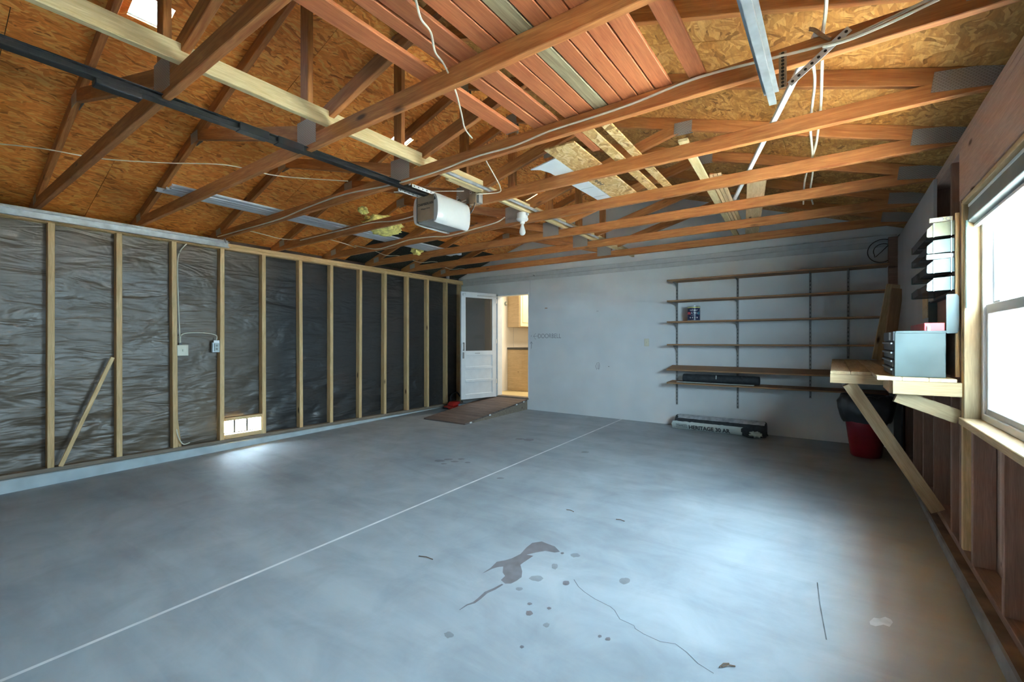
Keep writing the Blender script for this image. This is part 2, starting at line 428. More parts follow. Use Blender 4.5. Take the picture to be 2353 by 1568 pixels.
# ================================================================ THE SETTING
# ---- floor: sloped slab, control joint, stains
def slab():
    bm = bmesh.new(); x0, x1, y0, y1 = -6.3, .9, -1.1, 6.95; n = 24; top = []; bot = []
    for i in range(n + 1):
        y = y0 + (y1 - y0) * i / n
        top.append([bm.verts.new((x, y, fl(y))) for x in (x0, x1)]); bot.append([bm.verts.new((x, y, -.5)) for x in (x0, x1)])
    for i in range(n):
        bm.faces.new((top[i][0], top[i][1], top[i + 1][1], top[i + 1][0])); bm.faces.new((bot[i][0], bot[i + 1][0], bot[i + 1][1], bot[i][1]))
        bm.faces.new((top[i][0], top[i + 1][0], bot[i + 1][0], bot[i][0])); bm.faces.new((top[i][1], bot[i][1], bot[i + 1][1], top[i + 1][1]))
    bm.faces.new((top[0][0], bot[0][0], bot[0][1], top[0][1])); bm.faces.new((top[n][0], top[n][1], bot[n][1], bot[n][0]))
    return from_bm('floor', bm, 'concrete')
floor = struct(slab())
def floor_patch(name, px, mat, lift=.0012):
    pts = [at(u, v) + Vector((0, 0, lift)) for u, v in px]; c = sum(pts, Vector()) / len(pts); bm = bmesh.new()
    vs = [bm.verts.new(p - c) for p in pts]; f = bm.faces.new(vs); f.normal_update()
    if f.normal.z < 0: f.normal_flip()
    bmesh.ops.triangulate(bm, faces=bm.faces[:]); me = bpy.data.meshes.new(name); bm.to_mesh(me); bm.free()
    return mesh_obj(name, me, mat, floor, Matrix.Translation(c))
def floor_line(name, px, w, mat, lift=.0014):
    pts = [at(u, v) for u, v in px]; L = []; R = []
    for i, p in enumerate(pts):
        t = (pts[min(i + 1, len(pts) - 1)] - pts[max(0, i - 1)]); t.z = 0; t.normalize(); s = Vector((-t.y, t.x, 0))
        ww = w if isinstance(w, (int, float)) else w[i]
        L.append(p + s * ww / 2 + Vector((0, 0, lift))); R.append(p - s * ww / 2 + Vector((0, 0, lift)))
    c = pts[0]; bm = bmesh.new(); A = [bm.verts.new(p - c) for p in L]; B = [bm.verts.new(p - c) for p in R]
    for i in range(len(pts) - 1): bm.faces.new((A[i], B[i], B[i + 1], A[i + 1]))
    for f in bm.faces: 
        f.normal_update()
        if f.normal.z < 0: f.normal_flip()
    me = bpy.data.meshes.new(name); bm.to_mesh(me); bm.free(); return mesh_obj(name, me, mat, floor, Matrix.Translation(c))
pa, pb = at(1428, 965), at(-90, 1606)
jd = (pb - pa)
jpts = [pa + jd * k / 8 for k in range(9)]
bmj = bmesh.new()
for k in range(8):
    a, b = jpts[k], jpts[k + 1]
    q = [bmj.verts.new((p.x + s, p.y, fl(p.y) + .0025)) for p, s in ((a, -.011), (b, -.011), (b, .011), (a, .011))]; bmj.faces.new(q)
for f in bmj.faces:
    f.normal_update()
    if f.normal.z < 0: f.normal_flip()
mej = bpy.data.meshes.new('control_joint'); bmj.to_mesh(mej); bmj.free(); mesh_obj('control_joint', mej, 'chalk', floor)
S8 = lambda x, y: (1000 + x / 3.677, 1200 + y / 3.677)
floor_patch('stain', [S8(*p) for p in ((395, 440), (470, 390), (520, 340), (600, 325), (650, 310), (720, 275), (770, 220), (820, 180), (900, 168), (955, 190), (1010, 210), (1055, 255), (1010, 262), (930, 248), (850, 262), (770, 280), (830, 290), (770, 330), (720, 365), (735, 420), (730, 470), (690, 500), (640, 525), (590, 525), (555, 495), (590, 460), (570, 430), (575, 380), (530, 385), (480, 400), (430, 425))], 'stain_brown')
def blob(cx, cy, rx, ry, mat, s=1.0):
    random.seed(int(cx * 7 + cy)); px = []
    for k in range(14):
        a = 2 * math.pi * k / 14; r = 1 + random.uniform(-.16, .16); px.append((cx + rx * r * math.cos(a), cy + ry * r * math.sin(a)))
    floor_patch('stain', px, mat)
for x, y, rx, ry, m in ((855, 482, 58, 24, 'stain_faint'), (1105, 520, 30, 20, 'stain_brown'), (1180, 285, 42, 17, 'stain_faint'), (1010, 380, 25, 24, 'stain_faint'), (1602, 502, 42, 28, 'stain_faint'),
                        (798, 695, 20, 12, 'stain_brown'), (962, 733, 18, 11, 'stain_brown'), (795, 775, 32, 22, 'stain_brown'), (940, 875, 28, 20, 'stain_faint'), (115, 958, 40, 27, 'stain_faint'),
                        (733, 1060, 19, 14, 'stain_brown'), (1390, 970, 16, 12, 'stain_brown'), (1458, 993, 21, 16, 'stain_brown'), (710, 570, 30, 15, 'stain_faint'), (1075, 267, 15, 9, 'stain_brown')):
    blob(*S8(x, y), rx / 3.677, ry / 3.677, m)
floor_line('stain', [S8(*p) for p in ((570, 530), (500, 570), (430, 600), (375, 650), (330, 685), (270, 705), (205, 748))], (.012, .018, .02, .018, .015, .01, .004), 'stain_brown')
floor_line('crack', [S8(*p) for p in ((1172, 490), (1210, 550), (1260, 595), (1350, 655), (1480, 720), (1515, 750), (1560, 825), (1680, 880), (1690, 905), (1760, 950), (1900, 1015), (2030, 1035), (2125, 1105), (2220, 1200), (2353, 1285))], .0035, 'crack')
for u, v, r in ((1010, 1060, 12), (1030, 1057, 10), (1045, 1062, 9), (1060, 1056, 8), (1020, 1067, 7), (1075, 1064, 7), (1150, 1100, 9), (1195, 1010, 10), (1215, 1012, 12), (1345, 1040, 9)): blob(u, v, r, r * .22, 'stain_faint')
floor_patch('efflorescence', [(1998, 1430), (2008, 1421), (2022, 1423), (2034, 1419), (2047, 1425), (2052, 1432), (2044, 1442), (2030, 1437), (2012, 1441), (2000, 1437)], 'skin_white')
floor_line('scratch', [(1878, 1340), (1884, 1390), (1893, 1440), (1899, 1472)], .005, 'crack')
for u, v, a, L in ((979, 1283, .3, .05), (1310, 1175, .1, .03), (1663, 1530, 1.2, .03), (1673, 1533, .9, .03), (1425, 1197, .2, .03)):
    p = at(u, v); q = Vector((math.cos(a) * L, math.sin(a) * L, 0))
    o = tube('twig', [p - q + Vector((0, 0, .004)), p + Vector((0, 0, .007)), p + q + Vector((.006, -.01, .004))], .0028, 'bark', None, 5)
    tag(o, {979: 'curved dark twig on the floor between joint line and big stain', 1310: 'short dry twig on the floor above the brown stain', 1663: 'dark twig bit at the bottom edge of the floor, left of a pair', 1673: 'dark twig bit at the bottom edge of the floor, right of a pair', 1425: 'tiny dry leaf stalk on the floor right of the stain'}[u], 'twig')

# ---- left wall: curb, sheathing with low vent, building paper, studs
VY0, VY1, VZ0, VZ1 = 2.455, 2.885, .090, .258
curbL = struct(bx('curb_left', (-6.40, -1.1, -.5), (-6.0, 6.90, 0), 'curb', None, .008))
def wall_with_hole(name, x0, x1, y0, y1, z0, z1, h, mat, h2=None):
    a, b, c, d = h
    if h2:
        e, f, g, i = h2
        return bxs(name, [((x0, y0, z0), (x1, e, z1)), ((x0, f, z0), (x1, a, z1)), ((x0, e, z0), (x1, f, g)), ((x0, e, i), (x1, f, z1)), ((x0, b, z0), (x1, y1, z1)), ((x0, a, z0), (x1, b, c)), ((x0, a, d), (x1, b, z1))], mat)
    return bxs(name, [((x0, y0, z0), (x1, a, z1)), ((x0, b, z0), (x1, y1, z1)), ((x0, a, z0), (x1, b, c)), ((x0, a, d), (x1, b, z1))], mat)
wallL = struct(wall_with_hole('wall_left', -6.215, -6.180, -1.1, 6.90, 0, 2.53, (VY0, VY1, VZ0, VZ1), 'sheathing'))
def paper(z0, z1, xo, ny=330):
    nz = max(8, int((z1 - z0) / .03)); bm = bmesh.new(); g = []
    y0, y1 = -.95, 6.77
    for j in range(nz + 1):
        row = []
        for i in range(ny + 1):
            y = y0 + (y1 - y0) * i / ny; z = z0 + (z1 - z0) * j / nz
            low = min(1, max(0, (1.25 - z) / .9)); q = Vector((xo * 9, y * 1.9, z * 5.0))
            w = mnoise.noise(q) * .014 + mnoise.noise(q * 2.3 + Vector((3, 1, 7))) * .007
            q2 = Vector((4, (y + z * .9) * 2.4, (z - y * .4) * 6)); w2 = (mnoise.noise(q2) * .022 + mnoise.noise(q2 * 2.1) * .012 + mnoise.noise(q2 * 4.3) * .005) * low
            bay = min(1, max(0, .2 + .8 * low)); row.append(bm.verts.new((xo + (w * bay + w2) * .9, y, z)))
        g.append(row)
    for j in range(nz):
        for i in range(ny):
            ys = [g[j][i].co.y, g[j][i + 1].co.y]; zs = [g[j][i].co.z, g[j + 1][i].co.z]
            if ys[1] > VY0 + .01 and ys[0] < VY1 - .01 and zs[1] > VZ0 + .01 and zs[0] < VZ1 - .005: continue
            bm.faces.new((g[j][i], g[j][i + 1], g[j + 1][i + 1], g[j + 1][i]))
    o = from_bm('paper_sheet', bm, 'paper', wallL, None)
    for p in o.data.polygons: p.use_smooth = True
    return o
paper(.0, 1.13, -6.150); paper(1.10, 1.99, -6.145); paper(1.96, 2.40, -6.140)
SY = []
for u in (117.7, 274.5, 402, 511, 607, 692, 762.5, 829, 886, 937.7, 984, 1027):
    d = ray(u, 700); SY.append(XL / d.x * d.y)
SY = [SY[0] - .96, SY[0] - .48] + SY + [6.69]
for i, y in enumerate(SY):
    random.seed(i * 3 + 1); tw = random.uniform(-.012, .012) + (.02 if i == 4 else 0)
    beam('stud', (XL - CH / 2, y + tw * .5, .038), (XL - CH / 2, y - tw * .5, ZP0), .048, CH, 'stud_wood', wallL, up=(1, 0, 0))
beam('sill_plate', (XL - CH / 2, -1, .019), (XL - CH / 2, 6.77, .019), CH, .038, 'ramp_side', wallL)
beam('top_plate', (XL - CH / 2, -1, ZP0 + .019), (XL - CH / 2, 6.77, ZP0 + .019), CH, .0375, 'stud_wood', wallL)
beam('top_plate', (XL - CH / 2, -1, ZP0 + .057), (XL - CH / 2, 6.77, ZP0 + .057), CH - .001, .0375, 'stud_wood', wallL)
# short jack at the crooked stud's foot and framing round the vent
beam('jack', (XL - .05, SY[4] + .055, .038), (XL - .05, SY[4] + .02, .34), .03, .07, 'stud_wood', wallL, up=(1, 0, 0))
beam('vent_header', (XL - .05, VY0 - .02, VZ1 + .021), (XL - .05, VY1 + .02, VZ1 + .021), .085, .038, 'stud_wood', wallL)
beam('vent_jamb', (XL - .05, VY1 - .005, .038), (XL - .05, VY1 - .005, VZ1), .034, .085, 'pale_wood', wallL, up=(1, 0, 0))
beam('vent_sill', (XL - .05, VY0 - .02, VZ0 - .026), (XL - .05, VY1 - .02, VZ0 - .026), .085, .05, 'stud_wood', wallL)
for y in (VY0 + .135, VY0 + .285): bx('vent_bar', (-6.19, y - .010, VZ0), (-6.170, y + .010, VZ1), 'black_plastic', wallL)

# ---- back wall: white panelling with doorway, gable, grey trim band
DX0, DX1, DZ0, DZ1 = -5.215, -4.485, .205, 2.118
def back_wall():
    bm = bmesh.new(); y0, y1 = YB, YB + .12
    for lo, hi in (((-6.45, y0, -.5), (DX0, y1, 2.44)), ((DX1, y0, -.5), (.95, y1, 2.44)), ((DX0, y0, DZ1), (DX1, y1, 2.44)), ((DX0, y0, -.5), (DX1, y1, DZ0 - .01))): add_box(bm, lo, hi)
    tri = [(-6.45, 2.44), (.95 , 2.44), (.95, 2.45), (XM, 2.45 + .094 + ROOF * (XM - XL)), (-6.45, 2.45)]
    a = [bm.verts.new((x, y0, z)) for x, z in tri]; b = [bm.verts.new((x, y1, z)) for x, z in tri]
    bm.faces.new(a); bm.faces.new(b[::-1])
    for i in range(5): bm.faces.new((a[i], b[i], b[(i + 1) % 5], a[(i + 1) % 5]))
    return from_bm('wall_back', bm, 'white_wall')
wallB = struct(back_wall())
trim1 = struct(bxs('trim_1', [((XL - .05, YB - .022, 2.40), (.58, YB - .001, 2.47)), ((XL - .05, YB - .012, 2.335), (.58, YB - .001, 2.40))], 'trim_band', None, .003))
bx('panel_seam', (DX1 + .03, YB - .0015, 2.05), (DX1 + .033, YB, 2.335), 'trim_grey', wallB)
# door casing and threshold
trim2 = struct(bxs('trim_2', [((DX0 - .005, YB - .012, DZ0), (DX0 + .035, YB + .13, DZ1)), ((DX0, YB - .012, DZ1 - .03), (DX1, YB + .13, DZ1 + .004)), ((DX1 - .012, YB - .004, DZ0), (DX1 + .004, YB + .13, DZ1))], 'white_paint', None, .003))
trim3 = struct(bx('trim_3', (DX0, YB - .01, DZ0 - .02), (DX1, YB + .14, DZ0 + .012), 'ramp_side', None, .003))
# pencilled marks on the white wall
def wl(px): return [at(u, v, y=YB) + Vector((0, -.0012, 0)) for u, v in px]
text('pencil_writing', 'DOORBELL', .115, 'pencil', FACE_Y(at(1262, 773.5, y=YB) + Vector((0, -.001, 0))), wallB, sx=.82, bold=-.0015)
for px in ([(1238, 773), (1226, 774)], [(1231, 767), (1226, 774), (1231, 781)], [(1221, 802), (1221, 786)], [(1218, 791), (1221, 786), (1224, 791)], [(1371, 850), (1369, 842), (1372, 835), (1376, 834), (1378, 842), (1376, 850), (1373, 847)], [(1374, 838), (1375, 849)]):
    tube('pencil_mark', wl(px), .0028, 'pencil', wallB, 5)
for u, v, w, h, m in ((1255, 709, .05, .014, 'shelf_wood'), (1373, 716, .04, .010, 'trim_grey'), (1221, 773, .012, .022, 'trim_grey'), (1399, 843, .012, .012, 'ink')):
    p = at(u, v, y=YB); bx('wall_mark', (p.x - w / 2, YB - .006, p.z - h / 2), (p.x + w / 2, YB, p.z + h / 2), m, wallB, .002)
p = at(1225, 633, y=YB - .03)
tube('nail', [p, p + Vector((.05, -.03, -.02))], .004, 'cable_dark', wallB, 5)

# ---- right wall: curb, plates, studs, header, sheathing with the window opening
WY0, WY1, WZ0, WZ1 = 2.10, 3.62, .80, 2.045
curbR = struct(bx('curb_right', (.542, -1.1, -.5), (1.0, 6.90, 0), 'curb_side', None, .014, 2))
bx('dirt_ledge', (.556, -1.1, -.002), (.72, 6.77, .003), 'dirt', curbR)
wallR = struct(wall_with_hole('wall_right', .692, .722, -1.1, 6.90, 0, 2.53, (WY0, WY1, WZ0, WZ1), 'header_wood', (.55, .95, 1.1, 1.9)))  # second opening is cut for the added fill window
RY = []
for u in (2079.6, 2098.7, 2120.9, 2145.1, 2185.5, 2233.4, 2304): d = ray(u, 900); RY.append(XR / d.x * d.y)
def rstud(y, z0, z1, m='brown_stud', w=.038): beam('stud', (XR + CH / 2, y, z0), (XR + CH / 2, y, z1), w, CH, m, wallR, up=(1, 0, 0))
for y in RY[:5]: rstud(y, .04, ZP0)
rstud(6.70, .04, ZP0); rstud(RY[5], .04, WZ0 - .04); rstud(RY[6], .04, WZ0 - .04); rstud(2.3, .04, WZ0 - .04)
rstud(WY1 + .022, .04, WZ1, 'stud_wood', .042); rstud(WY1 + .066, .04, ZP0, 'brown_stud')
rstud(WY1 - .022 + .1, .04, .6, 'brown_stud', .03)
rstud(WY0 - .022, .04, WZ1, 'stud_wood'); rstud(WY0 - .066, .04, ZP0)
for y in (1.55, 1.02, .38, -.1, -.65): rstud(y, .04, ZP0)
beam('bottom_plate', (XR + CH / 2, -1, .020), (XR + CH / 2, 6.77, .020), CH, .038, 'brown_stud', wallR)
beam('top_plate', (XR + CH / 2, -1, ZP0 + .019), (XR + CH / 2, 6.77, ZP0 + .019), CH, .0375, 'header_wood', wallR)
beam('top_plate', (XR + CH / 2, -1, ZP0 + .057), (XR + CH / 2, 6.77, ZP0 + .057), CH - .001, .0375, 'header_wood', wallR)
beam('header', (XR + CH / 2, WY0 - .09, (WZ1 + ZP0) / 2 + .01), (XR + CH / 2, WY1 + .085, (WZ1 + ZP0) / 2 + .01), CH + .002, ZP0 - WZ1 - .022, 'header_wood', wallR)
beam('window_head', (XR + CH / 2 - .004, WY0, WZ1 - .006), (XR + CH / 2 - .004, WY1, WZ1 - .006), CH, .026, 'bench_wood', wallR)
beam('rough_sill', (XR + CH / 2 - .008, WY0 - .02, WZ0 - .02), (XR + CH / 2 - .008, WY1 + .02, WZ0 - .02), CH + .014, .040, 'bench_wood', wallR)
beam('jamb_board', (XR + CH / 2, WY1 - .004, WZ0), (XR + CH / 2, WY1 - .004, WZ1 - .02), .020, CH - .004, 'bench_end', wallR, up=(1, 0, 0))
bx('drywall_sheet', (.578, 4.40, 1.06), (.597, 6.66, 2.405), 'drywall', wallR)
bx('corner_board', (.50, 6.69, 1.04), (.585, 6.775, 2.43), 'brown_stud', wallR)
bx('plywood_sheet', (.583, 3.70, 1.03), (.598, 4.36, 1.95), 'brown_stud', wallR)
beam('batten', (.590, 3.70, 1.03), (.590, 3.70, 2.0), .022, .02, 'stud_wood', wallR, up=(1, 0, 0))
# window_1: vinyl single-hung window, insect screen over the lower half
win = thing('window_1', None, None, (.70, (WY0 + WY1) / 2, WZ0)); struct(win); win['label'] = 'white and grey single-hung window in the right wall'
XW0, XW1 = .672, .745
def ring(name, x0, x1, y0, y1, z0, z1, w, mat, wt=None, wb=None):
    wt = wt or w; wb = wb or w
    return bxs(name, [((x0, y0, z0), (x1, y0 + w, z1)), ((x0, y1 - w, z0), (x1, y1, z1)), ((x0, y0 + w, z1 - wt), (x1, y1 - w, z1)), ((x0, y0 + w, z0), (x1, y1 - w, z0 + wb))], mat, win, .0025)
ring('frame', XW0, XW1, WY0, WY1 - .014, WZ0, WZ1 - .02, .038, 'window_vinyl')
YM = WY1 - .014
ring('sash', .712, .738, WY0 + .038, YM - .038, 1.40, WZ1 - .058, .045, 'window_white', None, .040)
ring('sash', .684, .712, WY0 + .034, YM - .034, WZ0 + .034, 1.445, .036, 'window_vinyl', .052)
bx('glass_pane', (.724, WY0 + .08, 1.44), (.727, YM - .08, WZ1 - .1), 'clear_glass', win)
bx('glass_pane', (.697, WY0 + .07, WZ0 + .07), (.700, YM - .07, 1.395), 'clear_glass', win)
bx('insect_screen', (.736, WY0 + .045, WZ0 + .04), (.7375, YM - .045, 1.41), 'insect_screen', win)
bx('sash_lock', (.688, 3.33, 1.445), (.712, 3.45, 1.458), 'window_white', win, .003)

w2 = thing('fill_window', None, None, (.70, .75, 1.1)); struct(w2)  # unseen window, added to let fill light reach the left side
bxs('frame', [((.69, .55, 1.1), (.74, .58, 1.9)), ((.69, .92, 1.1), (.74, .95, 1.9)), ((.69, .58, 1.1), (.74, .92, 1.13)), ((.69, .58, 1.87), (.74, .92, 1.9)), ((.69, .58, 1.485), (.74, .92, 1.515))], 'window_white', w2, .003)
bx('glass_pane', (.712, .58, 1.13), (.715, .92, 1.485), 'clear_glass', w2); bx('glass_pane', (.712, .58, 1.515), (.715, .92, 1.87), 'clear_glass', w2)

# ---- front wall with the closed sectional garage door behind the camera
wallF = struct(bxs('wall_front', [((-6.3, YF - .12, -.5), (-5.35, YF, 2.5)), ((-.15, YF - .12, -.5), (.9, YF, 2.5)), ((-5.35, YF - .12, 2.05), (-.15, YF, 2.5))], 'header_wood'))
gz = [(-6.45, 2.5), (.95, 2.5), (XM, 2.45 + .094 + ROOF * (XM - XL))]
prism('gable', [(x, YF - .12, z) for x, z in gz], (0, .12, 0), 'header_wood', wallF)
door2 = thing('door_2', None, None, ((-5.35 - .15) / 2, YF - .05, 0)); struct(door2)
for k in range(4):
    z0 = -.15 + k * .55
    bx('door_panel', (-5.35, YF - .07, z0), (-.15, YF - .02, z0 + .545), 'white_paint', door2)

# ---- roof: decking sheets on both slopes, three vent holes near the ridge, cover above
ceil = None
SL = math.sqrt(1 + ROOF * ROOF)
def slope_mat(side):
    s = 1 if side == 'L' else -1
    ex = XL - .40 if side == 'L' else XR + .40
    zr = 2.45 + .094 - ROOF * .40
    U = Vector((s / SL, 0, ROOF / SL))
    X = Vector((0, 1, 0)) * s; N = X.cross(U)
    if N.z < 0: X = -X; N = X.cross(U)
    return axes(X, U, N, (ex, 0, zr)), (1 if X.y > 0 else -1)
SLEN = (XM - XL + .40) * SL
VENTS = [(1.0, (-3.55 - XL + .4) * SL), (3.12, (-3.66 - XL + .4) * SL), (5.41, (-3.58 - XL + .4) * SL)]
VH = .10
def split(rects, hole):
    out = []
    a, b, c, d = hole
    for y0, y1, s0, s1 in rects:
        if a >= y1 or b <= y0 or c >= s1 or d <= s0: out.append((y0, y1, s0, s1)); continue
        if a > y0: out.append((y0, a, s0, s1))
        if b < y1: out.append((b, y1, s0, s1))
        if c > s0: out.append((max(a, y0), min(b, y1), s0, c))
        if d < s1: out.append((max(a, y0), min(b, y1), d, s1))
    return out
def roof_part(name, side, rects, t0, t1, mat, parent):
    Mw, sg = slope_mat(side)
    if side == 'L':
        for vy, vs in VENTS: rects = split(rects, (vy - VH, vy + VH, vs - VH, vs + VH))
    bm = bmesh.new(); y0, y1 = rects[0][0], rects[0][1]; c = Vector((sg * (y0 + y1) / 2, (rects[0][2] + rects[0][3]) / 2, 0))
    for a, b, s0, s1 in rects:
        xs = sorted((sg * a, sg * b)); add_box(bm, (xs[0] - c.x, s0 - c.y, t0), (xs[1] - c.x, s1 - c.y, t1))
    return from_bm(name, bm, mat, parent, Mw @ Matrix.Translation(c))
ceil = struct(roof_part('ceiling', 'L', [(-1.1, 6.95, 0, SLEN + .02)], .016, .03, 'osb_dark', None))
roof_part('roof_cover', 'R', [(-1.1, 6.95, 0, SLEN + .02)], .016, .03, 'osb_dark', ceil)
ROWS = [(0, 1.40), (1.40, 2.62), (2.62, SLEN)]
COLS = [[(-1.1, 1.19), (1.19, 3.44), (3.44, 4.18), (4.18, 6.78)], [(-1.1, .44), (.44, 2.69), (2.69, 4.93), (4.93, 6.78)], [(-1.1, 1.94), (1.94, 4.18), (4.18, 6.78)]]
for side in 'LR':
    for r, (s0, s1) in enumerate(ROWS):
        for (y0, y1) in COLS[r]:
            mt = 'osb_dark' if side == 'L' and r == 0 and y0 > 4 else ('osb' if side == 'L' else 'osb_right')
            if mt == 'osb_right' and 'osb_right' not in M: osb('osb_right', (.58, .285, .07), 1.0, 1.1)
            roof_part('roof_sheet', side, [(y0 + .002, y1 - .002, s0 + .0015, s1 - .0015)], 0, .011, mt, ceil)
Mw, sg = slope_mat('L')
for vy, vs in VENTS:                                  # frosted domes standing over the vent holes
    bm = bmesh.new(); w = VH + .02
    ring0 = [bm.verts.new((x * w, y * w, 0)) for x, y in ((-1, -1), (1, -1), (1, 1), (-1, 1))]; ring1 = [bm.verts.new((x * w * .8, y * w * .8, .09)) for x, y in ((-1, -1), (1, -1), (1, 1), (-1, 1))]
    for i in range(4): bm.faces.new((ring0[i], ring0[(i + 1) % 4], ring1[(i + 1) % 4], ring1[i]))
    bm.faces.new(ring1)
    from_bm('vent_dome', bm, 'frosted_dome', ceil, Mw @ Matrix.Translation((sg * vy, vs, .03)))
# ---- kitchen beyond the doorway
KX0, KX1, KY0, KY1, KZ0, KZ1 = -5.56, -3.6, YB + .12, 9.6, .215, 2.62
kf = struct(bx('floor_kitchen', (KX0 - .1, KY0 - .01, KZ0 - .05), (KX1, KY1, KZ0), 'kitchen_floor'))
kw = struct(bx('wall_kitchen_left', (KX0 - .05, KY0, KZ0), (KX0, KY1, KZ1), 'wallpaper'))
bx('wall_seam', (KX0, 7.82, 1.1), (KX0 + .002, 7.824, 1.6), 'trim_grey', kw)
struct(bx('wall_kitchen_back', (KX0, KY1, KZ0), (KX1, KY1 + .05, KZ1), 'wallpaper'))
struct(bx('wall_kitchen_right', (KX1, KY0, KZ0), (KX1 + .05, KY1, KZ1), 'wallpaper'))
struct(bx('ceiling_kitchen', (KX0, KY0, KZ1), (KX1, KY1, KZ1 + .05), 'kitchen_ceiling'))
kl = bpy.data.lights.new('kitchen_light', 'AREA'); kl.energy = 6; kl.color = (1, .87, .68); kl.size = .5
klo = bpy.data.objects.new('kitchen_light', kl); COL.objects.link(klo); klo.location = (-4.5, 7.9, KZ1 - .03)
uc = thing('upper_cabinet', 'tan upper kitchen cabinet with cream panelled doors, seen through doorway', 'cabinet', (-5.4, 8.2, 1.53))
bx('body', (KX0 + .002, 7.60, 1.53), (-5.262, 9.2, 2.40), 'cabinet_wood', uc, .003)
for k in range(3):
    y0 = 7.62 + k * .52
    dr = bx('door', (-5.262, y0, 1.545), (-5.24, y0 + .5, 2.39), 'cabinet_cream', uc, .003)
    bxs('moulding', [((-5.24, y0 + .07, 1.62), (-5.234, y0 + .08, 2.32)), ((-5.24, y0 + .42, 1.62), (-5.234, y0 + .43, 2.32)), ((-5.24, y0 + .08, 1.62), (-5.234, y0 + .42, 1.63)), ((-5.24, y0 + .08, 2.31), (-5.234, y0 + .42, 2.32))], 'cabinet_wood', dr)
    bx('knob', (-5.24, y0 + .44, 1.66), (-5.215, y0 + .465, 1.685), 'ivory', dr, .006, 2)
bc = thing('base_cabinet', 'tan base cabinet end under dark counter, seen through doorway', 'cabinet', (-5.3, 8.2, KZ0))
bx('body', (KX0 + .002, 7.60, KZ0 + .002), (-5.02, 9.2, 1.065), 'cabinet_wood', bc, .003)
bx('worktop', (KX0 + .002, 7.585, 1.066), (-4.995, 9.2, 1.108), 'counter_dark', bc, .004)
for k in range(3): bx('door', (-5.02, 7.62 + k * .52, .33), (-5.0, 8.12 + k * .52, 1.05), 'cabinet_cream', bc, .003)
th = thing('thermostat', 'round grey-green dial on the dotted kitchen wallpaper', 'thermostat', (KX0, 7.54, 2.02))
Mt = Matrix.Translation((KX0 + .001, 7.53, 2.02)) @ Matrix.Rotation(math.pi / 2, 4, 'Y')
lathe('case', [(.042, 0), (.042, .018), (.034, .028)], 'thermostat', Mt, th); lathe('dial', [(.024, .028), (.022, .036)], 'ivory', Mt, th)

# ---- door_1: half-glazed white door standing open into the garage
d1 = thing('door_1', None, None, (-5.212, 6.755, .19)); struct(d1); d1['label'] = 'open white half-glass door with three lower panels'
hx = Vector((-5.212, 6.755, 0)); fx = Vector((-5.425, 6.005, 0)); DX = (fx - hx).normalized(); DW = (fx - hx).length
Dm = axes(DX, Vector((0, 0, 1)).cross(DX), (0, 0, 1), (hx.x, hx.y, 0))
# local y points away from or toward the camera: the visible face is the one nearer the right wall
fs = 1 if (Dm.to_3x3() @ Vector((0, 1, 0))).x > 0 else -1
def dpart(name, boxes, mat, parent, bev=.002):
    c = Vector([(a + b) / 2 for a, b in zip(*boxes[0])]); bm = bmesh.new()
    for lo, hi in boxes: add_box(bm, [q - w for q, w in zip(lo, c)], [q - w for q, w in zip(hi, c)])
    if bev: bmesh.ops.bevel(bm, geom=bm.edges[:], offset=bev, segments=1, affect='EDGES', clamp_overlap=True)
    return from_bm(name, bm, mat, parent, Dm @ Matrix.Translation(c))
T = .017
zb, zt = .195, 2.13
fr = dpart('frame', [((0, -T, zb), (.095, T, zt)), ((DW - .095, -T, zb), (DW, T, zt)), ((.095, -T, zt - .10), (DW - .095, T, zt)), ((.095, -T, .985), (DW - .095, T, 1.065)), ((.095, -T, zb), (DW - .095, T, zb + .09)), ((.095, -T, .50), (DW - .095, T, .545)), ((.095, -T, .735), (DW - .095, T, .78))], 'white_paint', d1)
for z0, z1 in ((zb + .09, .50), (.545, .735), (.78, .985)): dpart('panel', [((.095, -.006, z0), (DW - .095, .006, z1))], 'white_paint', d1, 0)
dpart('glass_pane', [((.095, -.003, 1.065), (DW - .095, .003, zt - .10))], 'door_glass', d1, 0)
dpart('handle', [((DW - .055, fs * T, 1.07), (DW - .035, fs * (T + .03), 1.085)), ((DW - .055, fs * T, 1.20), (DW - .035, fs * (T + .03), 1.215)), ((DW - .055, fs * (T + .022), 1.07), (DW - .035, fs * (T + .032), 1.215))], 'grey_plastic', d1, 0)
dpart('lock_plate', [((DW - .06, fs * T, .93), (DW - .03, fs * (T + .008), 1.04))], 'grey_plastic', d1, 0)
dpart('letter_slot', [((DW * .48, fs * T, 1.015), (DW * .62, fs * (T + .004), 1.025))], 'grey_plastic', d1, 0)
dpart('closer_rod', [((-.03, fs * (T + .01), 2.065), (.44, fs * (T + .022), 2.077))], 'galvanised', d1, 0)
dpart('hook', [((DW - .10, fs * T, 2.09), (DW - .03, fs * (T + .012), 2.097)), ((DW - .04, fs * T, 2.055), (DW - .03, fs * (T + .012), 2.09))], 'galvanised', d1, 0)
for z in (.45, 1.2, 1.95): dpart('hinge', [((-.012, fs * T * .5, z), (.012, fs * (T + .004), z + .08))], 'steel', d1, 0)

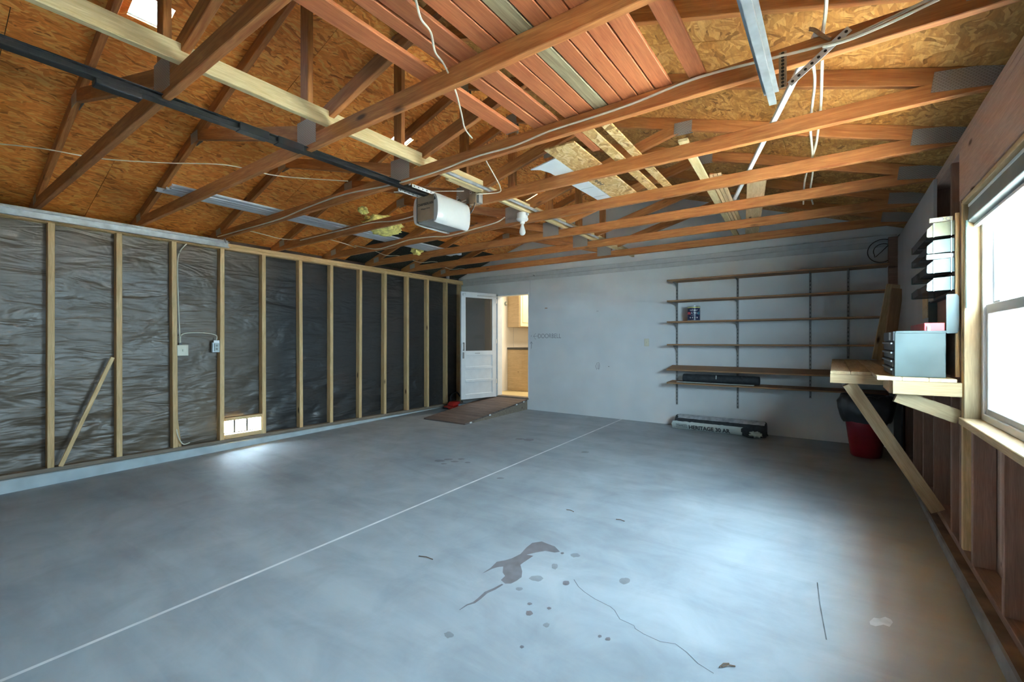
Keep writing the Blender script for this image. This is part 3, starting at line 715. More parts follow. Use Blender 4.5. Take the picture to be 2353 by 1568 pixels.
# ================================================================ THINGS OVERHEAD
# ---- roof trusses
TY = [.82 + .748 * k for k in range(-1, 8)]
def zu(x): return 2.45 + ROOF * (min(x - XL, XR - x))            # underside of the rafters
def make_truss(y):
    t = thing('roof_truss', None, 'truss', (XM, y, ZP1), 'roof trusses')
    hw = .038; nrm = .0445 * SL
    beam('bottom_chord', (XL - .12, y, ZP1 + CH / 2), (XR + .12, y, ZP1 + CH / 2), hw, CH, 'truss_wood', t)
    for s, xe in ((1, XL - .30), (-1, XR + .30)):
        a = Vector((xe, y, 2.45 - ROOF * .30 + nrm)); b = Vector((XM - s * .02, y, zu(XM) - ROOF * .02 + nrm))
        beam('rafter', a, b, hw - .0006, CH, 'truss_wood', t)
        q = Vector((XM - s * 1.70, y, zu(XM - s * 1.70) + .035)); p = Vector((XM - s * .06, y, ZC + .045))
        beam('strut', p, q, hw - .0012, CH, 'truss_wood', t)
    beam('king_post', (XM, y, ZC), (XM, y, zu(XM) + .03), hw - .0018, CH, 'truss_wood', t, up=(1, 0, 0))
    for s in (-1, 1):
        yy = y + s * (hw / 2 + .0012)
        def plate(cx, cz, w, h, rot=0):
            m = Matrix.Translation((cx, yy, cz)) @ Matrix.Rotation(rot, 4, 'Y')
            key = ('plate', w, h)
            if key not in BEAMS:
                bm = bmesh.new(); add_box(bm, (-w / 2, -.001, -h / 2), (w / 2, .001, h / 2)); bmesh.ops.recalc_face_normals(bm, faces=bm.faces)
                me = bpy.data.meshes.new('gusset_plate'); bm.to_mesh(me); bm.free(); me.materials.append(M['gusset']); BEAMS[key] = me
            mesh_obj('gusset_plate', BEAMS[key], None, t, m)
        plate(XM + .03, 2.552, .21, .165); plate(XM, zu(XM) - .02, .13, .20)
        plate(XM - 1.72, zu(XM - 1.72) + .02, .14, .09, -.05); plate(XM + 1.72, zu(XM + 1.72) + .02, .14, .09, .05)
        plate(XL + .16, 2.525, .12, .075, -.15); plate(XR - .07, 2.512, .27, .10, .14)
    return t
ordn = ['directly over the camera, nearest the garage door', 'whose plate joint hangs in the top left corner of the view', 'carrying the red boards, second from the top left corner', 'with a white cable stapled along it, just before the opener motor', 'holding the junction box beside the opener motor', 'with the bare bulb fixture at its middle', 'third out from the white back wall', 'second out from the white back wall', 'closest to the white back wall']
T0 = make_truss(TY[0]); TRUSS = [T0]
parts0 = [(c, WM[c.name]) for c in list(T0.children)]
for y in TY[1:]:
    t = T0.copy(); COL.objects.link(t); d = Matrix.Translation((0, y - TY[0], 0)); WM[t.name] = d @ WM[T0.name]; t.matrix_basis = WM[t.name]
    for c, w in parts0:
        q = c.copy(); COL.objects.link(q); q.parent = t; WM[q.name] = d @ w; q.matrix_basis = WM[t.name].inverted() @ WM[q.name]
    TRUSS.append(t)
for t, s in zip(TRUSS, ordn): t['label'] = 'wooden roof truss ' + s

# ---- lumber lying across the bottom chords
br = beam('brace_board', (-2.472, -.9, ZC + .046), (-2.472, 3.0, ZC + .046), .038, .089, 'pale_wood'); tag(br, 'pale yellow lengthwise brace on edge across the trusses, near half by the opener rail', 'board')
br = beam('brace_board', (-2.512, 2.62, ZC + .046), (-2.512, 6.7, ZC + .046), .038, .089, 'pale_wood'); tag(br, 'pale lengthwise brace on edge across the trusses, far half behind the bulb', 'board')
rb = [(-1.667, -1.56, 'red_board', 2.26, 'leftmost red painted board on the trusses, standing alone beside the hanging cable'),
      (-1.485, -1.415, 'red_board', 2.33, 'narrow red board on the trusses, second from the left of the rack'),
      (-1.405, -1.311, 'red_board', 2.33, 'red board on the trusses with swirling grain, third from the left'),
      (-1.27, -1.181, 'red_board', 2.36, 'red board right of the wide gap, left of the bare grey-green board by two'),
      (-1.178, -1.09, 'red_board', 2.36, 'red board touching the weathered grey board on its left side'),
      (-1.087, -1.008, 'grey_board', 2.36, 'weathered grey-green unpainted board among the red boards'),
      (-1.004, -.925, 'red_board', 2.36, 'red board touching the weathered grey board on its right side'),
      (-.921, -.84, 'red_board', 2.36, 'red board second to the right of the weathered grey board'),
      (-.836, -.75, 'red_board', 2.36, 'red board third to the right of the weathered grey board'),
      (-.746, -.663, 'red_board', 2.36, 'last red board of the tight row, pale right edge'),
      (-.583, -.502, 'red_board', 2.37, 'lone red board on the trusses near the right door track')]
for i, (x0, x1, m, y1, lab) in enumerate(rb):
    o = beam('red_plank' if m == 'red_board' else 'grey_plank', ((x0 + x1) / 2, -.75, ZC + .0105), ((x0 + x1) / 2, y1, ZC + .0105), x1 - x0 - .003, .019, m)
    tag(o, lab, 'board', 'boards laid over the trusses')
def slat(name, x0, x1, y0, y1, mat, label, h=.012, dx=0, lift=0):
    o = beam(name, ((x0 + x1) / 2, y0, ZC + h / 2 + lift), ((x0 + x1) / 2 + dx, y1, ZC + h / 2 + lift), x1 - x0, h, mat, ch=.001); return tag(o, label, 'board', 'offcuts laid over the trusses')
wp = prism('white_offcut', [(-1.86, 2.84, ZC), (-1.80, 2.88, ZC), (-1.77, 2.98, ZC), (-1.755, 3.95, ZC), (-1.635, 3.95, ZC), (-1.602, 2.76, ZC)], (0, 0, .008), 'white_paint'); tag(wp, 'white panel offcut with a ragged end on the trusses', 'panel')
for y in (3.15, 3.45, 3.70): bx('groove', (-1.75, y - .004, ZC - .0008), (-1.63, y + .004, ZC + .0002), 'trim_grey', wp)
ow = slat('osb_strip', -1.595, -1.37, 2.60, 3.95, 'osb_pale', 'widest strand-board offcut on the trusses, beside the white panel', .011, -.03)
for k in range(7): bx('stamp', (-1.575 + (k % 2) * .012, 3.30 + k * .022, ZC - .0008), (-1.535 - (k % 3) * .006, 3.312 + k * .022, ZC + .0002), 'ink', ow)
slat('red_offcut', -1.32, -1.27, 2.45, 2.81, 'red_board', 'short red offcut between strand-board strips on the trusses', .012, -.015, .0)
slat('osb_strip', -1.263, -1.190, 2.40, 3.90, 'osb_pale', 'middle strand-board strip on the trusses, left of the narrowest', .011, -.03)
slat('osb_strip', -1.135, -1.072, 2.40, 3.90, 'osb_pale', 'narrowest strand-board strip on the trusses', .011, -.03)
slat('lath', -.825, -.765, 3.00, 6.2, 'pale_wood', 'long pale lath crossing the last trusses toward the back wall', .018, -.19)
for k, s in enumerate(('left', 'middle', 'right')): slat('lath', -.80 + k * .03, -.774 + k * .03, 3.78, 5.4, 'bench_wood', s + ' lath of the three thin ones side by side on the trusses', .02, -.10)
slat('plank', -.575, -.435, 4.06, 6.25, 'bench_wood', 'wide tan plank lying across the trusses near the back wall', .019, -.33)
ws = beam('white_strip', (-.06, 2.30, ZC + .012), (-.74, 4.52, ZC + .012), .03, .02, 'white_plastic'); tag(ws, 'long white plastic strip lying slantwise over the right-hand trusses', 'trim strip')
bx('groove', (0, 0, 0), (.001, .001, .001), 'trim_grey', ws) if False else None
tr = thing('metal_trim', 'stack of long white metal trim strips lying over the left-hand trusses', 'trim strip', (-4.6, 3.2, ZC))
for x0, x1, z0, z1, ya, yb in ((-4.75, -4.69, 0, .018, 1.36, 5.02), (-4.69, -4.60, 0, .010, 1.40, 5.0), (-4.60, -4.545, 0, .022, 1.42, 5.06), (-4.545, -4.47, .004, .012, 1.40, 4.97)):
    bx('strip', (x0, ya, ZC + z0 + .001), (x1 - .004, yb, ZC + z1 + .001), 'aluminium', tr, .003)
    bx('lip', (x1 - .012, ya, ZC + z1 + .0012), (x1 - .006, yb, ZC + z1 + .011), 'aluminium', tr)
pp = tube('steel_pipe', [(-2.425, 2.42, ZC + .016), (-2.425, 5.25, ZC + .016)], .0135, 'galvanised', None, 12); tag(pp, 'galvanised steel pipe lying over the trusses beside the pale brace', 'pipe')
# insulation tuft over the left trusses
def lump(name, c, r, mat, seed, sub=4, amp=.45, freq=2.2, squash=(1, 1, 1), parent=None):
    bm = bmesh.new(); bmesh.ops.create_icosphere(bm, subdivisions=sub, radius=1)
    for v in bm.verts:
        n = v.co.normalized(); k = 1 + amp * mnoise.noise(n * freq + Vector((seed, 0, 0))) + amp * .5 * mnoise.noise(n * freq * 2.7 + Vector((0, seed, 0)))
        v.co = Vector((n.x * r * k * squash[0], n.y * r * k * squash[1], n.z * r * k * squash[2]))
    o = from_bm(name, bm, mat, parent, Matrix.Translation(Vector(c)))
    for p in o.data.polygons: p.use_smooth = True
    return o
ins = lump('insulation_tuft', (-4.42, 3.50, ZC + .11), .23, 'insulation', 3, squash=(.8, 1.05, .42)); tag(ins, 'crumpled tuft of yellow fibreglass insulation over the left trusses', 'insulation')
ins = lump('insulation_tuft', (-4.90, 4.50, ZC + .02), .10, 'insulation', 9, squash=(.8, .9, .55)); tag(ins, 'small scrap of yellow insulation hanging below the white metal trim', 'insulation')
ins = lump('insulation_tuft', (-4.25, 3.10, ZC + .16), .06, 'insulation', 5, squash=(.7, 1, .7)); tag(ins, 'tiny puff of yellow insulation high behind a truss', 'insulation')

# ---- garage door opener
op = thing('garage_door_opener', 'grey and white garage door opener motor hanging under the trusses', 'door opener', (-2.70, 2.76, 2.2))
body = bx('housing', (-2.80, 2.565, 2.225), (-2.60, 2.96, 2.425), 'opener_face', op, .008, 2)
bx('bottom_cover', (-2.795, 2.575, 2.212), (-2.605, 2.95, 2.226), 'grey_plastic', op, .004)
def lens(x0, x1):
    s = 1 if x1 > x0 else -1; bm = bmesh.new(); rows = []
    for i in range(13):
        y = 2.56 + .39 * i / 12; e = 1 - abs((i - 6) / 6) ** 5 * .35; row = []
        for j in range(11):
            a = math.pi * (j / 10) - math.pi / 2; z = 2.31 + math.sin(a) * .115 * (.92 + .08 * e); row.append(bm.verts.new((x0 + (x1 - x0) * (max(0, math.cos(a)) ** .75) * e, y, z)))
        rows.append(row)
    for i in range(12):
        for j in range(10): bm.faces.new((rows[i][j], rows[i + 1][j], rows[i + 1][j + 1], rows[i][j + 1]))
    bm.faces.new(rows[0]); bm.faces.new(rows[-1][::-1]); bm.faces.new([r[0] for r in rows][::-1]); bm.faces.new([r[-1] for r in rows])
    return from_bm('light_lens', bm, 'lens_white', op, None, True)
l1 = lens(-2.60, -2.530); lens(-2.80, -2.860)
prism('badge', [(-2.597, 2.5585, 2.37), (-2.575, 2.5585, 2.375), (-2.592, 2.5585, 2.40)], (0, -.002, 0), 'ink', op)
for k in range(9): bx('vent_slot', (-2.572, 2.66 + k * .027, 2.222), (-2.560, 2.671 + k * .027, 2.240), 'grey_plastic', l1)
text('lettering', 'CHAMBERLAIN', .029, 'ink', FACE_Y((-2.70, 2.5635, 2.355)), op, sx=.92)
text('lettering', 'Whisper Drive', .017, 'ink', FACE_Y((-2.70, 2.5635, 2.318)), op)
rail = bxs('rail', [((-2.725, -.88, 2.418), (-2.675, 2.60, 2.424)), ((-2.7035, -.88, 2.424), (-2.6965, 2.60, 2.452)), ((-2.725, -.88, 2.452), (-2.675, 2.60, 2.457))], 'black_steel', op, .001)
bxs('trolley', [((-2.73, .55, 2.39), (-2.67, .72, 2.417))], 'black_plastic', op, .004)
for y in (-.05, 1.15, 1.36): bx('rail_sleeve', (-2.729, y, 2.414), (-2.671, y + .16, 2.459), 'black_steel', op, .002)
for x in (-2.79, -2.63): perf_strap('hanger_angle', (x, 2.36, 2.435), (x, 2.97, 2.435), .024, op, (0, 0, 1), n=14)
perf_strap('hanger_strap', (-2.63, 2.336, 2.43), (-2.63, 2.336, 2.52), .022, op, (1, 0, 0), n=3)
perf_strap('hanger_strap', (-2.79, 3.042, 2.43), (-2.79, 3.042, 2.56), .022, op, (1, 0, 0), n=4)
perf_strap('hanger_strap', (-2.63, 3.042, 2.43), (-2.63, 3.042, 2.66), .022, op, (1, 0, 0), n=6)
tube('cross_rod', [(-2.95, 2.45, 2.47), (-2.45, 2.75, 2.463)], .004, 'steel', op, 6)

# ---- junction box and cords beside the opener
jb = thing('junction_box', 'grey steel junction box with loose wires on a truss beside the opener', 'junction box', (-2.59, 3.0, 2.44))
bx('box', (-2.600, 2.985, 2.435), (-2.520, 3.043, 2.525), 'opener_face', jb, .003); bx('receptacle', (-2.520, 2.990, 2.437), (-2.490, 3.043, 2.522), 'grey_plastic', jb, .003)
cable('power_cord', [(-2.53, 2.98, 2.44), (-2.53, 2.96, 2.38), (-2.57, 2.95, 2.34), (-2.63, 2.93, 2.37), (-2.66, 2.95, 2.45), (-2.69, 2.96, 2.49), (-2.73, 2.94, 2.46)], .005, 'cable_dark', '', parent=jb)
for k in range(5): cable('wire', [(-2.645, 3.0, 2.50 - k * .012), (-2.70, 2.97, 2.48 - k * .014), (-2.74 - k * .012, 2.93, 2.43 - k * .006)], .0025, 'cable_white' if k % 2 else 'shelf_wood', '', parent=jb)

# ---- bare bulb fixture
lf = thing('bulb_fixture', 'white porcelain lampholder with an unlit clear bulb under a truss', 'light fixture', (-2.546, 3.735, 2.43))
Ml = Matrix.Translation((-2.546, 3.735, 0))
lathe('mounting_box', [(.0, 2.525), (.052, 2.525), (.054, 2.52), (.054, 2.475), (.0, 2.475)], 'white_plastic', Ml, lf)
lathe('lampholder', [(.0, 2.476), (.058, 2.474), (.060, 2.462), (.050, 2.448), (.026, 2.440), (.022, 2.418), (.0, 2.418)], 'white_plastic', Ml, lf)
lathe('bulb', [(.012, 2.42), (.014, 2.405), (.022, 2.375), (.030, 2.35), (.0315, 2.332), (.026, 2.315), (.014, 2.305), (0, 2.302)], 'bulb_glass', Ml, lf)
bx('cable_clamp', (-2.495, 3.72, 2.495), (-2.475, 3.75, 2.515), 'steel', lf, .002)

# ---- garage door tracks
lt = thing('door_track', 'long galvanised door track along the top of the left wall', 'track', (-5.85, .8, 2.36))
bxs('channel', [((-5.882, -.9, 2.350), (-5.879, 2.40, 2.412)), ((-5.879, -.9, 2.350), (-5.848, 2.40, 2.353)), ((-5.879, -.9, 2.409), (-5.838, 2.40, 2.412)), ((-5.851, -.9, 2.353), (-5.848, 2.40, 2.364))], 'galvanised', lt)
bxs('angle', [((-5.886, -.9, 2.405), (-5.883, 2.40, 2.44))], 'galvanised', lt)
perf_strap('hanger_strap', (-5.86, 2.37, 2.40), (-5.80, 2.30, 2.50), .028, lt, (1, 0, .5), n=7)
rt = thing('door_track', 'galvanised door track end hanging near the right-hand trusses', 'track', (-.22, .8, 2.30))
bxs('channel', [((-.243, -.9, 2.318), (-.240, 2.36, 2.375)), ((-.240, -.9, 2.318), (-.214, 2.36, 2.321)), ((-.240, -.9, 2.372), (-.205, 2.36, 2.375)), ((-.217, -.9, 2.321), (-.214, 2.36, 2.332)), ((-.264, -.9, 2.37), (-.240, 2.36, 2.374))], 'galvanised', rt)
perf_strap('hanger_strap', (-.185, 2.294, 2.352), (-.185, 2.294, 2.51), .030, rt, (1, 0, 0), n=10, mat='opener_face')
perf_strap('hanger_strap', (-.16, 2.296, 2.36), (.05, 2.290, 2.515), .028, rt, (0, 0, 1), n=9)

# ---- cables
YT = lambda k: TY[k + 1] - .0225
def chordpts(px, y): return [at(u, v, y=y) for u, v in px]
cable('cable', chordpts([(500, 545), (560, 528), (640, 505), (705, 478), (790, 448), (900, 425), (1000, 396), (1090, 362), (1180, 336), (1260, 303), (1340, 277), (1450, 240), (1560, 195), (1640, 168), (1760, 138), (1890, 105), (1960, 82), (2040, 45), (2150, -8)], YT(2)), .006, 'cable_white', 'white cable stapled along the truss that passes just before the opener')
cable('cable', chordpts([(1890, 108), (1950, 92), (2040, 55), (2130, 12), (2180, -12)], YT(2) - .008), .006, 'cable_white', 'short second white cable at the top right, beside the stapled one')
cable('cable', chordpts([(690, 553), (776, 532), (853, 513), (914, 507), (990, 485), (1050, 468)], YT(3)), .006, 'cable_white', 'white cable stapled on the truss behind the opener rail')
cable('cable', chordpts([(815, 565), (862, 573), (900, 565), (940, 552), (990, 545), (1030, 543), (1090, 527), (1140, 512), (1160, 500)], YT(4)), .0065, 'cable_white', 'white cable stapled along the truss that carries the bulb')
cable('cable', [at(u, v, z=2.6) for u, v in ((-60, 326), (90, 341), (230, 365), (380, 375), (520, 380), (640, 405), (800, 417))], .004, 'cable_white', 'thin cream wire sagging across the left trusses')
cable('cable', [at(u, v, z=2.545) for u, v in ((560, 528), (600, 538), (650, 550), (700, 551), (740, 548), (790, 560), (818, 570))], .005, 'cable_white', 'cream cable looping between trusses near the left wall')
for a, b in (((862, 578), (912, 588)), ((945, 598), (992, 602)), ((1018, 614), (1058, 618))):
    pa_, pb_ = at(*a, z=2.535), at(*b, z=2.535); md = (pa_ + pb_) / 2 - Vector((0, 0, .03)); e = pb_ - pa_
    cable('cable', [pa_ - e * .3, pa_, md, pb_, pb_ + e * .3], .004, 'cable_white', {862: 'cable pair bridging the trusses, nearest the opener', 945: 'cable pair bridging the trusses, middle of three', 1018: 'cable pair bridging the trusses, beside the back wall corner'}[a[0]])
cable('cable', [at(u, v, z=2.505) for u, v in ((952, -15), (958, 10), (968, 45), (990, 75), (1000, 120), (1021, 150), (1046, 207), (1060, 260), (1068, 295), (1085, 318))], .0045, 'cable_white', 'white cable dangling under the red boards')
cable('cable', [at(u, v, z=2.47) for u, v in ((1112, 355), (1118, 372), (1135, 402), (1150, 432), (1144, 443), (1096, 447))], .0045, 'cable_white', 'white cable hanging between trusses down to the junction box')
cable('cable', [at(u, v, z=2.56) for u, v in ((1862, 118), (1868, 145), (1872, 190), (1866, 245), (1862, 292), (1866, 345), (1868, 392), (1862, 440), (1868, 470))], .007, 'cable_white', 'left of two white cables running over the right-hand trusses')
cable('cable', [at(u, v, z=2.56) for u, v in ((1900, -20), (1897, 30), (1890, 85), (1889, 140), (1886, 245), (1880, 300), (1872, 345), (1850, 412), (1846, 470))], .007, 'cable_white', 'right of two white cables running over the right-hand trusses')
cable('cable', chordpts([(1860, 68), (1872, 70), (1893, 84), (1908, 90)], YT(2) - .006), .008, 'shelf_wood', 'brown cable bent over the top of a right-hand truss')

# ---- window shade and its wand
sh = thing('window_shade', 'raised grey roller shade across the top of the window', 'window shade', (.64, 2.86, 1.9))
prism('valance', [(.615, WY1 - .016, 1.925), (.66, WY1 - .016, 1.905), (.66, WY1 - .016, 2.01), (.622, WY1 - .016, 2.02)], (0, -(WY1 - WY0 - .03), 0), 'shade_grey', sh, .004)
bx('top_rail', (.618, WY0 + .015, 2.006), (.665, WY1 - .016, 2.024), 'window_white', sh, .003)
bx('bottom_rail', (.640, WY0 + .02, 1.888), (.662, WY1 - .02, 1.906), 'window_white', sh, .004, 2)
tube('wand', [(.612, WY1 - .025, 1.93), (.612, WY1 - .028, 1.43)], .006, 'bin_cap', sh, 8)

# ================================================================ THINGS ON THE WALLS AND FLOOR
# ---- stick leaning in a stud bay, electrical boxes on the left wall
st = beam('stick', (XL + .035, at(137, 1066, x=XL).y, .045), (XL + .012, at(258, 822, x=XL).y, at(258, 822, x=XL).z), .022, .034, 'stud_wood'); tag(st, 'thin wooden stick leaning between two studs of the left wall', 'stick')
ob = thing('outlet_box', 'square ivory switch plate beside a stud of the left wall', 'switch', (XL, 1.995, 1.13))
pz = at(420, 806, x=XL); bx('plate', (XL - .004, pz.y - .055, pz.z - .062), (XL + .004, pz.y + .055, pz.z + .062), 'ivory', ob, .003); bx('box', (XL - .05, pz.y - .048, pz.z - .055), (XL - .004, pz.y + .048, pz.z + .055), 'grey_plastic', ob)
bx('connector', (XL - .04, pz.y - .03, pz.z + .055), (XL - .02, pz.y, pz.z + .085), 'black_plastic', ob); bx('lever', (XL + .004, pz.y - .006, pz.z - .012), (XL + .012, pz.y + .006, pz.z + .012), 'ivory', ob, .002)
sb = thing('receptacle_box', 'open metal receptacle box on the left wall, joined by a cable to the plate', 'outlet', (XL, 2.34, 1.15))
pq = at(497, 799, x=XL); bx('box', (XL - .045, pq.y - .04, pq.z - .06), (XL - .004, pq.y + .04, pq.z + .06), 'galvanised', sb, .003)
bx('receptacle', (XL - .004, pq.y - .022, pq.z - .045), (XL + .010, pq.y + .026, pq.z + .045), 'wrapper', sb, .003); bx('bracket', (XL - .004, pq.y - .03, pq.z + .05), (XL + .006, pq.y + .034, pq.z + .085), 'steel', sb, .002)
for z in (-.02, .02): bx('socket', (XL + .010, pq.y - .010, pq.z + z - .011), (XL + .0115, pq.y + .012, pq.z + z + .011), 'grey_plastic', sb)
cable('cable', [(XL - .03, pz.y - .012, pz.z + .085), at(416, 772, x=XL - .02), at(432, 766, x=XL - .02), at(470, 766, x=XL - .02), at(497, 772, x=XL - .02), (XL - .02, pq.y, pq.z + .06)], .006, 'cable_white', 'white cable arching from switch plate to receptacle box on the left wall')
cable('cable', [at(442, 552, x=XL - .03), at(428, 562, x=XL - .03), at(413, 580, x=XL - .03), at(408, 610, x=XL - .03), at(410, 700, x=XL - .03), at(413, 770, x=XL - .03), (XL - .03, pz.y - .02, pz.z + .085)], .006, 'cable_white', 'white cable coming down a stud from the top plate of the left wall')
cable('cable', [at(404, 975, x=XL - .02), at(408, 1000, x=XL + .01), at(416, 1017, x=XL + .02), at(424, 1022, x=XL + .01), at(436, 1018, x=XL - .02)], .006, 'cable_white', 'white cable end curling at the foot of a left wall stud')
cn = lathe('tin_can', [(0, 0), (.035, 0), (.035, .07), (.03, .075), (0, .07)], 'can_metal', Matrix.Translation((XL - .02, 6.35, ZP1 + .002)) @ Matrix.Rotation(0, 4, 'Y')); tag(cn, 'small shiny can standing on the left top plate by the corner', 'can')

# ---- ramp to the door
rm = thing('ramp', 'weathered plank ramp rising to the kitchen doorway', 'ramp', (-4.95, 6.0, .0))
rx0a, rx1a, ry0 = -5.42, -4.535, 5.11; rx0b, rx1b, ry1 = -5.36, -4.50, 6.765
zn, zf = fl(ry0) + .020, .190
NPL = 12
for i in range(NPL):
    a, b = i / NPL, (i + 1) / NPL; g = .0035; y0 = ry0 + (ry1 - ry0) * a + g; y1 = ry0 + (ry1 - ry0) * b - g
    z0 = zn + (zf - zn) * a; z1 = zn + (zf - zn) * b; xl = rx0a + (rx0b - rx0a) * (a + b) / 2; xr = rx1a + (rx1b - rx1a) * (a + b) / 2
    m = Vector((0, y1 - y0, z1 - z0)); yc = (y0 + y1) / 2; zc = (z0 + z1) / 2
    beam('plank', (xl, yc, zc - .01), (xr, yc, zc - .01), m.length, .022, 'ramp_wood', rm, up=(0, -(z1 - z0), y1 - y0))
for xa, xb in ((rx1a - .02, rx1b - .02), (rx0a + .02, rx0b + .02), (-4.97, -4.95)):
    prism('side_board', [(xa - .018, ry0 + .22, fl(ry0 + .22)), (xb - .018, ry1, fl(ry1)), (xb - .018, ry1, zf - .024), (xa - .018, ry0 + .22, zn + (zf - zn) * .13 - .023)], (.034, 0, 0), 'ramp_side', rm)
for t in (.08, .36, .80, .93):
    y = ry0 + (ry1 - ry0) * t; x = rx1a + (rx1b - rx1a) * t; z = zn + (zf - zn) * t
    bx('reflector', (x - .002, y - .022, z - .028), (x + .006, y + .022, z - .006), 'chalk', rm, .003)

# ---- red vacuum pushed behind the open door
vc = thing('vacuum_head', 'red vacuum floor head lying behind the open white door', 'vacuum', (-5.72, 6.12, fl(6.1)))
zz = fl(6.1)
prism('shell', [(-5.86, 6.02, zz + .004), (-5.60, 5.98, zz + .004), (-5.60, 6.26, zz + .004), (-5.86, 6.28, zz + .004)], (0, 0, .05), 'vacuum_red', vc, .012, True)
prism('hood', [(-5.83, 6.06, zz + .054), (-5.64, 6.03, zz + .054), (-5.66, 6.22, zz + .054), (-5.81, 6.24, zz + .054)], (.01, .05, .075), 'vacuum_red', vc, .02, True)
tube('wand', [(-5.66, 6.20, zz + .06), (-5.52, 6.34, zz + .085), (-5.43, 6.44, .11)], .022, 'vacuum_grey', vc, 10)
bx('bumper', (-5.87, 6.0, zz + .002), (-5.59, 6.02, zz + .03), 'black_plastic', vc, .005)
cable('hose', [(-5.80, 6.15, zz + .13), (-5.84, 6.20, zz + .22), (-5.80, 6.30, zz + .28), (-5.74, 6.34, zz + .2)], .014, 'black_plastic', '', parent=vc)

# ---- wall switch on the white wall
sw = thing('wall_switch', 'small ivory toggle switch on the white back wall', 'switch', (-2.33, YB, 1.22))
bx('plate', (-2.366, YB - .007, 1.162), (-2.294, YB, 1.278), 'ivory', sw, .003); bx('toggle', (-2.336, YB - .018, 1.208), (-2.324, YB - .007, 1.232), 'ivory', sw, .002)
for z in (1.18, 1.26): bx('screw', (-2.333, YB - .0085, z - .003), (-2.327, YB - .007, z + .003), 'steel', sw)

# ---- shelving: four slotted standards with brackets, six boards
SH = [(2.092, 2.112, 6.49, 0, 'topmost long brown shelf board on the white wall'), (1.800, 1.820, 6.49, 0, 'second brown shelf board from the top'), (1.503, 1.523, 6.49, 0, 'third brown shelf board, the one carrying the paint can'),
      (1.180, 1.200, 6.49, 0, 'fourth brown shelf board, seen exactly edge-on'), (.872, .892, 6.47, .05, 'fifth brown shelf board, sagging forward above the black roll'), (.650, .670, 6.48, .012, 'lowest brown shelf board, carrying the black roll')]
for x, zb_, zt_, lab in ((-1.877, .315, 2.10, 'first shelf standard from the doorway side of the wall'), (-1.072, .325, 2.10, 'second shelf standard from the doorway side'), (-.249, .525, 2.10, 'third shelf standard, ending above the red bin'), (.132, 1.03, 2.10, 'fourth shelf standard, nearest the dark corner')):
    s_ = thing('shelf_standard', lab + ', dark slotted steel strip', 'shelf standard', (x, YB, zb_), 'shelf standards')
    bxs('rail', [((x - .0125, YB - .012, zb_), (x - .0095, YB, zt_)), ((x + .0095, YB - .012, zb_), (x + .0125, YB, zt_)), ((x - .0095, YB - .012, zb_), (x + .0095, YB - .010, zt_))], 'grey_plastic', s_)
    n = int((zt_ - zb_) / .05)
    bm = bmesh.new()
    for k in range(n): add_box(bm, (-.004, -.0006, k * .05 + .01), (.004, .0002, k * .05 + .03))
    so = from_bm('slots', bm, 'black_plastic', s_, Matrix.Translation((x, YB - .012, zb_))); so['kind'] = 'stuff'
    for z0, z1, yf, tilt, _ in SH:
        if z0 < zb_: continue
        d = .20; zt2 = z0 - .001
        prism('bracket', [(x - .003, YB - .012, zt2), (x - .003, YB - d, zt2 - tilt * .7), (x - .003, YB - d, zt2 - .014 - tilt * .7), (x - .003, YB - .07, zt2 - .028 - tilt * .2), (x - .003, YB - .024, zt2 - .085), (x - .003, YB - .012, zt2 - .09)], (.006, 0, 0), 'grey_plastic', s_)
for z0, z1, yf, tilt, lab in SH:
    o = beam('shelf_board', (-1.94, (yf + YB - .014) / 2, (z0 + z1) / 2 - tilt / 2), (.49, (yf + YB - .014) / 2, (z0 + z1) / 2 - tilt / 2), YB - .014 - yf, z1 - z0, 'shelf_wood', up=(0, -tilt, YB - .014 - yf)); tag(o, lab, 'shelf', 'shelf boards on the white wall')
# paint can
px_, py_, pz_ = -1.607, 6.62, 1.5235
pc = thing('paint_can', 'navy labelled paint can on the third shelf', 'paint can', (px_, py_, pz_)); Mp = Matrix.Translation((px_, py_, pz_))
lathe('body', [(.0, 0), (.083, 0), (.085, .004), (.083, .010), (.083, .195), (.086, .20), (.086, .206), (.076, .208), (.074, .200), (0, .200)], 'can_metal', Mp, pc, 32)
lathe('label', [(.0838, .012), (.0838, .192)], 'navy_label', Mp, pc, 32, cap=False); lathe('lid', [(0, .201), (.060, .201), (.066, .206), (.070, .206), (.072, .201)], 'can_metal', Mp, pc, 32)
fd = Vector((-px_, -py_, 0)).normalized()
def can_face(dz, ang=0):
    f = Matrix.Rotation(ang, 3, 'Z') @ fd; return axes(Vector((0, 0, 1)).cross(f) * 1, (0, 0, 1), f, (px_ + f.x * .0845, py_ + f.y * .0845, pz_ + dz))
text('lettering', 'valspar', .040, 'white_plastic', can_face(.150), pc, bend=.0845); text('lettering', 'ULTRA', .034, 'white_plastic', can_face(.108), pc, bend=.0845)
for k in range(4): text('lettering', 'oo', .022, 'white_plastic', can_face(.040, (k - 1.5) * .33), pc, bend=.0845) if False else bx('icon', *[tuple(v) for v in ((can_face(.045, (k - 1.5) * .36).translation - Vector((.006, .006, .010))), (can_face(.045, (k - 1.5) * .36).translation + Vector((.006, .006, .010))))], 'white_plastic', pc, .002)
for k, m in ((-.75, 'tray_red'), (.78, 'teal_label')):
    t_ = can_face(.105, k).translation; bx('patch', tuple(t_ - Vector((.018, .01, .018))), tuple(t_ + Vector((.018, .004, .018))), m, pc, .002)
lathe('rim_label', [(.0842, .178), (.0842, .190)], 'insulation', Mp, pc, 32, cap=False)
tube('bail', [(px_ - .088, py_ - .01, pz_ + .17), (px_ - .075, py_ - .05, pz_ + .10), (px_, py_ - .093, pz_ + .075), (px_ + .075, py_ - .05, pz_ + .10), (px_ + .088, py_ - .01, pz_ + .17)], .002, 'steel', pc, 6)
